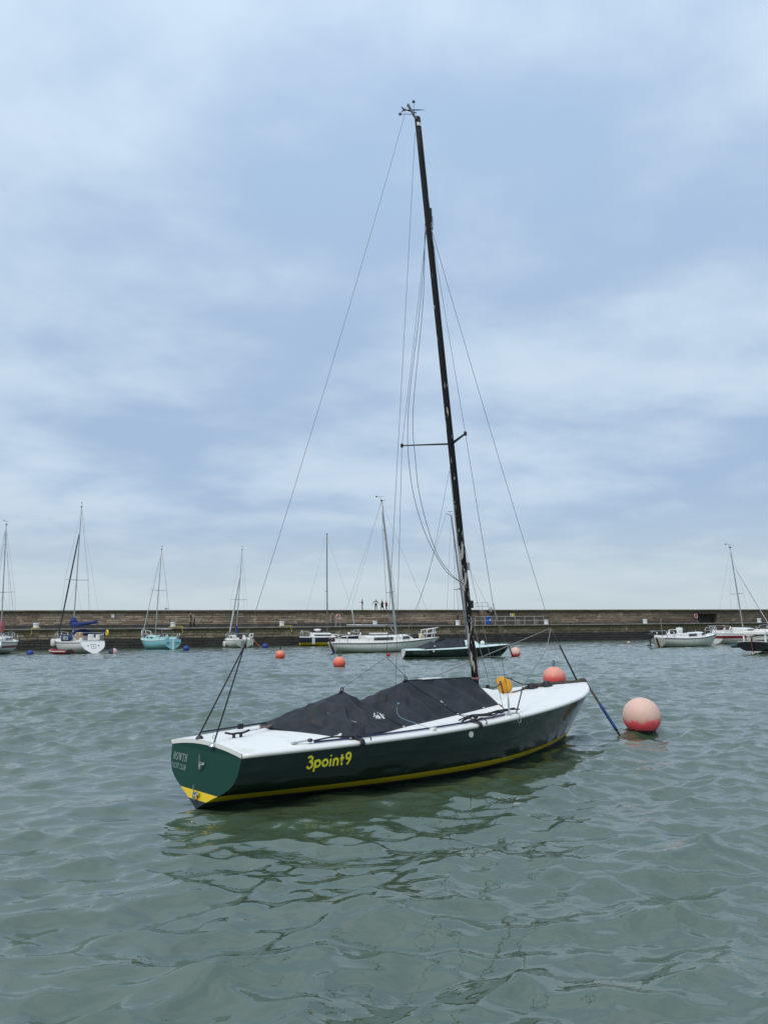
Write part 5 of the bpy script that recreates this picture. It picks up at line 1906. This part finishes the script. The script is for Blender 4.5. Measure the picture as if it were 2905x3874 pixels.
for i, (u, sd) in enumerate(((3.8, 1), (3.0, 1), (1.2, -1))):
    b = H.B(u / H.L)
    fender(['forward white fender on the left side of the small white yacht', 'aft white fender on the left side of the small white yacht', 'white fender on the right side of the small white yacht'][i], yl(y4, u, sd * (b + .11), .10), WHITE2, .55, .11)
ln = thing('mooring_line', 'orange red line from the small white yacht down to the blue buoy', 'rope', (0, 0, 0))
a, b = yl(y4, .15, -.85, .95), Vector(gp(990, 2452)) + Vector((0, 0, .10))
wire('line', sag(a, b, .12), .022, mat('orange_line', (0.55, 0.12, 0.07), 0.8), ln)

# 5 navy boat with yellow band
y5 = yacht('yacht', 'navy yacht with a yellow waterline band, behind the long white yacht', (-9.45, 82.3), deg(12))
H = yhull(6.9, 1.15, (.95, .92, 1.05), .80, .7, .10, full=.4)
H.build(y5, [BLACKAF, YELLOW, NAVY], [.10, .38])
H.deck(y5, DECKW)
H.rail(y5, WHITE, .03)
coachroof(y5, H, 1.2, 4.0, .42, win=((.15, .8),), wz=(.25, .6))
MB().tube([(1.3, 0, 1.62), (2.6, 0, 1.66)], [.30, .42], 10, squash=(1, .45)).build('stowed_dinghy', BLACK, y5, 180)
MB().ball((2.0, -.1, 1.70), .45, 14, sq=.35).build('deck_hatch', WHITE, y5)
pulpit(y5, H, .9, .1, .65, 'pushpit')
pulpit(y5, H, 6.1, 6.8, .65)
lifelines(y5, H, (1.2, 2.6, 4.2, 5.8), .6)
rig(y5, H, 3.1, 1.35, 12.4, .05, m=mat('dull_mast', (0.17, 0.17, 0.165), 0.5, 0.3), spr=((.42, .95),), boom=None, vane=False, heel=0)
MB().box((1.45, -1.20, .62), (.30, .06, .80)).build('boarding_plank', WHITE, y5, bevel=.02)
for z in (.38, .58, .78):
    MB().lathe([(.05, -.02), (.05, .02)], 10, (1.45, -1.235, z), rot=Matrix.Rotation(PI / 2, 3, 'X')).build('plank_hole', TRIM, y5)
MB().ball((5.4, -.75, 1.25), .20, 12).build('deck_fender', WHITE2, y5)

# 6 long white yacht
y6 = yacht('yacht', 'long white yacht with brown rudder, blue rudder foot and two dark windows', (-3.85, 52.6), deg(21))
H = yhull(8.35, 1.20, (.70, .68, .98), .62, 1.3, .55, full=.3)
H.build(y6, [BLACKAF, WHITE2, WHITE], [.04, .14])
H.deck(y6, DECKW)
H.rail(y6, TRIM, .030, -.02)
c6 = coachroof(y6, H, 2.4, 6.3, .42, win=((.15, .52), (.72, .86)), wz=(.30, .78))
MB().box((3.6, 0, 1.32), (1.3, .55, .10)).build('sliding_hatch', WHITE, y6, bevel=.03)
coaming(y6, H, .5, 2.4, .22)
rudder(y6, RUST, .10, .95, .42, .06, -.4, BLUEP, .45)
MB().tube([(-.1, 0, .98), (1.3, .05, 1.30)], .045, 6).build('tiller', WOOD, y6, 180)
pulpit(y6, H, 7.2, 8.25, .66, m=MBOL, r=.03)
pulpit(y6, H, .9, .12, .55, 'pushpit', m=MBOL)
lifelines(y6, H, (1.0, 2.5, 4.0, 5.6, 7.0), .52)
rig(y6, H, 4.95, 1.25, 11.0, 1.0, m=ALU, r=.075, spr=((.31, .85), (.78, .30)), boom=(1.92, 3.75, .02), split_back=False, stern_u=.4, heel=.0)
MB().tube([(1.72, -.05, 2.02), (1.5, -.05, 3.55)], .035, 6).build('ensign_staff', MBOL, y6, 180)
MB().tube([(4.4, 0, 1.95), (4.8, 0, 1.4)], .03, 6).build('vang', ALU, y6, 180)
MB().ball((6.75, -.35, 1.10), .16, 12).build('deck_fender', mat('cream_plastic', (0.62, 0.56, 0.36), 0.5), y6)
MB().ball((6.95, -.30, 1.06), .11, 12).build('deck_fender', MATS['cream_plastic'], y6)
MB().tube([(7.9, -.1, .95), (8.7, -.2, .2)], .03, 6).build('bow_line', BLUEP, y6, 180)
MB().tube([(1.9, -.55, 1.0), (2.05, -.6, 1.4)], .05, 6).build('winch_handle', WHITE, y6, 180)

# 7 sister keelboat
HQ = squib_hull()
Q = gp(1518, 2490)
q_loc, q_rz = (0.95, 40.05, 0), deg(9)
y7 = thing('keelboat', 'far green keelboat named aurora with white boot line and grey mast', 'sailing boat', q_loc, q_rz)
HQ.build(y7, [BLACKAF, WHITE2, GREEN], [.02, .075], [BLACKAF, WHITE2, WHITE2])
PALE = mat('pale_mint_deck', (0.62, 0.76, 0.74), 0.5, var=(4, (0.7, 0.78, 0.76), 0.4, 0.7))
HQ.deck(y7, PALE)
HQ.rail(y7, PALE, .026, .016)
rows = []
for i in range(9):
    u = 3.30 + 1.0 * i / 8
    hgt = .34 * (1 - sstep(3.75, 4.3, u))
    rows.append([(u, .42 * y, HQ.deck_z(u, .42 * y) + hgt * (1 - abs(y) ** 4) - .004) for y in [-1 + .2 * k for k in range(11)]])
MB().grid(rows).build('cuddy', PALE, y7, 60)
qc, _ = squib_cover((q_loc[0], q_loc[1], -.12), q_rz, 'black tarpaulin cover on the far green keelboat named aurora', HQ, False)
qc.scale.z = 1.24
mf, mt = Vector((3.55, 0, .62)), Vector((2.80, .0, 7.75))
MB().tube([mf.lerp(mt, i / 8) for i in range(9)], .045, 10).build('mast', mat('grey_mast_paint', (0.20, 0.19, 0.21), 0.5), y7, 180)
MB().tube([mt, mt + Vector((-.28, 0, .10))], .015, 6).build('mast_crane', TRIM, y7)
MB().box(mt + Vector((-.05, 0, .22)), (.30, .02, .02)).build('wind_vane', TRIM, y7)
for sd in (1, -1):
    tip = mf.lerp(mt, .43) + Vector((-.25, .5 * sd, 0))
    MB().tube([mf.lerp(mt, .43), tip], .018, 6).build('spreader', TRIM, y7)
    wire('shroud', [mf.lerp(mt, .82), tip, (3.0, .86 * sd, .55)], .006, WIREL, y7, 4)
wire('forestay', [mf.lerp(mt, .82), (5.7, 0, .7)], .006, WIREL, y7, 4)
wire('backstay', [mt + Vector((-.28, 0, .1)), (.1, 0, .5)], .006, WIREL, y7, 4)
wire('halyard', [mf.lerp(mt, .82) + Vector((-.06, 0, 0)), (3.0, -.5, .62)], .008, WIREL, y7, 4)
wire('halyard', [mt, (2.3, 0, .92)], .006, WIREL, y7, 4)
H0b = HQ


def on_q(a, b, lift):
    return HQ.side(.42 + a, .27 + b * .19, -1, .006 + lift)


lettering('name_lettering', 'aurora', ROUND, .78, on_q, PRINTG, y7, .14, 0, .05)
hq = HQ.side(1.45, .40, -1, 0)
MB().lathe([(.045, -.004), (.045, .012), (.02, .016)], 12, hq, rot=Matrix.Rotation(PI / 2, 3, 'X')).build('drain_cap', WHITE, y7)
fl = thing('deck_float', 'cream round float on the foredeck of the far green keelboat', 'float', yl(y7, 4.35, 0, HQ.deck_z(4.35, 0)), q_rz)
MB().ball((0, 0, .12), .125, 16, sq=.95).build('float_body', WHITE2, fl, 180)
MB().torus((.02, 0, .25), .03, .012, 10, 5, Matrix.Rotation(PI / 2, 3, 'X')).build('float_eye', GRYROPE, fl, 180)
ln = thing('mooring_line', 'dark line from the far green keelboat bow to its pink buoy', 'rope', (0, 0, 0))
gq = gp(1938, 2486)
wire('line', [yl(y7, 5.82, 0, .66), (gq[0], gq[1], -.05)], .03, BLKROPE, ln)

# 8 dismasted white yacht with outboard
y8 = yacht('yacht', 'white yacht without a mast, black outboard on its rusty stern', (21.15, 58.6), deg(27))
H = yhull(6.75, 1.12, (.70, .66, .98), .66, .8, .40, full=.35)
H.build(y8, [BLACKAF, WHITE2, WHITE2], [.04, .12])
H.deck(y8, DECKW)
H.rail(y8, TRIM, .030, -.01)
coachroof(y8, H, 1.7, 5.2, .36, win=((.30, .56), (.74, .86)), wz=(.3, .85))
MB().box((2.1, 0, 1.18), (.75, 1.15, .34), taper=(.8, .8)).build('companion_hood', WHITE2, y8, bevel=.06)
MB().box((1.70, -.1, 1.16), (.04, .6, .30)).build('companionway', GLASS, y8)
MB().box((2.45, -.585, 1.18), (.45, .03, .20)).build('hood_window', GLASS, y8)
MB().ball((2.5, 0, 1.40), .28, 14, sq=.4).build('stowed_bag', WHITE2, y8)
coaming(y8, H, .3, 1.7, .18)
rudder(y8, RUST, .08, .75, .34, .06, -.4, RUST, .4)
pulpit(y8, H, .9, .05, .50, 'pushpit')
pulpit(y8, H, 6.0, 6.65, .55)
lifelines(y8, H, (1.0, 2.4, 3.8, 5.2), .46)
MB().tube([(.62, .0, .75), (.55, 0, 2.10)], .03, 8).build('stub_post', mat('grey_pole', (0.2, 0.2, 0.2), 0.6), y8)
ob = thing('outboard_motor', 'black outboard motor tilted up on the dismasted white yacht stern', 'outboard motor', yl(y8, -.30, .28, .35), deg(27))
MB().box((-.12, 0, .62), (.42, .26, .24), rot=Matrix.Rotation(-.35, 3, 'Y'), taper=(.8, .8)).build('cowl', BLACK, ob, bevel=.05)
MB().tube([(-.10, 0, .55), (-.12, 0, .1), (-.22, 0, -.25)], [.07, .06, .045], 8).build('leg', BLACK, ob)
MB().tube([(-.40, 0, -.22), (-.05, 0, -.26)], [.03, .05], 8).build('gearcase', BLACK, ob)
for k in range(3):
    a = k * 2 * PI / 3
    MB().box((-.42, .07 * math.cos(a), -.22 + .07 * math.sin(a)), (.015, .05, .12), rot=Matrix.Rotation(-a + PI / 2, 3, 'X') @ Matrix.Rotation(.4, 3, 'Z')).build('propeller_blade', BLACK, ob)
MB().tube([(.05, 0, .60), (.42, 0, .66)], .02, 6).build('steering_handle', BLACK, ob)
MB().box((.08, 0, .42), (.12, .2, .22)).build('clamp', TRIM, ob, bevel=.01)

# 9 white yacht with red stripe, behind
y9 = yacht('yacht', 'white yacht with a dark red band, mast standing, behind the dismasted yacht', (29.2, 66.6), deg(20))
H = yhull(6.6, 1.15, (.95, .90, 1.05), .8, .8, .1, full=.4)
H.build(y9, [REDSTR, WHITE, REDSTR, WHITE], [.05, .50, .74])
H.deck(y9, DECKW)
H.rail(y9, WHITE, .03)
coachroof(y9, H, 1.6, 5.0, .45, win=((.42, .66),), wz=(.35, .75), slope=.9)
MB().box((1.58, 0, 1.30), (.05, .75, .55)).build('companionway', WOOD, y9, bevel=.01)
coaming(y9, H, .3, 1.6, .24)
MB().torus((.9, -.95, 1.28), .14, .06, 16, 7, Matrix.Rotation(PI / 2, 3, 'X')).build('lifebuoy', WHITE, y9, 180)
pulpit(y9, H, .9, .1, .62, 'pushpit')
pulpit(y9, H, 5.7, 6.5, .62)
lifelines(y9, H, (1.1, 2.4, 3.8, 5.4), .55)
rig(y9, H, 3.25, 1.4, 8.7, .45, spr=((.42, .80),), boom=None, jib=(MBOL, .03, .03, .80), heel=.25)
fender('white fender on the red banded yacht side', yl(y9, 2.5, -1.28, .16), WHITE2, .6, .12)
of = thing('fender', 'round orange fender between the red banded yacht and the black hulled boat', 'fender', yl(y9, 3.6, -1.40, .38), 0, 'fenders hanging on yacht sides')
MB().ball((0, 0, .22), .26, 18).build('float_body', mat('orange_fender', (0.75, 0.13, 0.08), 0.5), of, 180)
MB().tube([(0, 0, .46), (0, 0, .85)], .015, 5).build('lanyard', GRYROPE, of)

# 10 dark wooden boat, cut by the frame
y10 = yacht('yacht', 'black hulled wooden boat with white cabin, cut off by the right edge', (20.05, 41.2), deg(40))
H = yhull(7.4, 1.15, (.62, .58, .85), .70, .8, .22, full=.25)
H.build(y10, [BLACKAF, WHITE2, BLKHULL], [.05, .15])
H.deck(y10, mat('pale_deck', (0.60, 0.58, 0.54), 0.6, var=(4, (0.5, 0.48, 0.42), 0.45, 0.7)))
H.rail(y10, WOOD, .035, .02)
coachroof(y10, H, 1.55, 5.0, .62, .72, mats=WHITE, win=((.35, .6),))
MB().box((1.0, 0, 1.12), (1.5, 1.25, .16)).build('engine_box', WHITE, y10, bevel=.03)
for yv in (.58, -.58):
    MB().box((.35, yv, .98), (.10, .07, .62)).build('boom_crutch', WHITE, y10, bevel=.01)
    MB().box((2.0, yv, 1.0), (.10, .07, .70)).build('boom_crutch', WHITE, y10, bevel=.01)
MB().box((1.2, -.58, 1.14), (1.70, .05, .14)).build('side_board', WHITE, y10)
MB().box((.36, 0, 1.2), (.06, 1.15, .12)).build('cross_board', WHITE, y10)
MB().box((1.2, 0, .86), (1.5, 1.0, .22)).build('cockpit_cover', WHITE2, y10, bevel=.05)
MB().ball((1.6, -.3, 1.08), .10, 10).build('compass', BLACK, y10)
rudder(y10, WOOD, .04, .92, .20, .05, -.4, WHITE2, .1)
MB().tube([(.0, 0, .92), (.8, .05, 1.0)], .03, 6).build('tiller', WOOD, y10, 180)
st = MB()
st.grid([[H.side(u, z, -1, .008) for z in (.40, .43)] for u in np.linspace(1.4, 6.0, 14)])
st.build('side_line', WHITE2, y10, 180)
bf = thing('fender', 'dark teal fender hanging off the black hulled boat stern', 'fender', yl(y10, .12, .92, .30), deg(40), 'fenders hanging on yacht sides')
MB().tube([(-.38, .1, .1), (-.32, .1, .12), (0, 0, .14), (.30, -.1, .12), (.36, -.1, .1)], [.04, .10, .12, .10, .04], 12).build('float_body', mat('teal_plastic', (0.03, 0.08, 0.10), 0.5), bf, 180)
MB().tube([(0, 0, .28), (.1, -.1, .42)], .012, 5).build('lanyard', GRYROPE, bf)
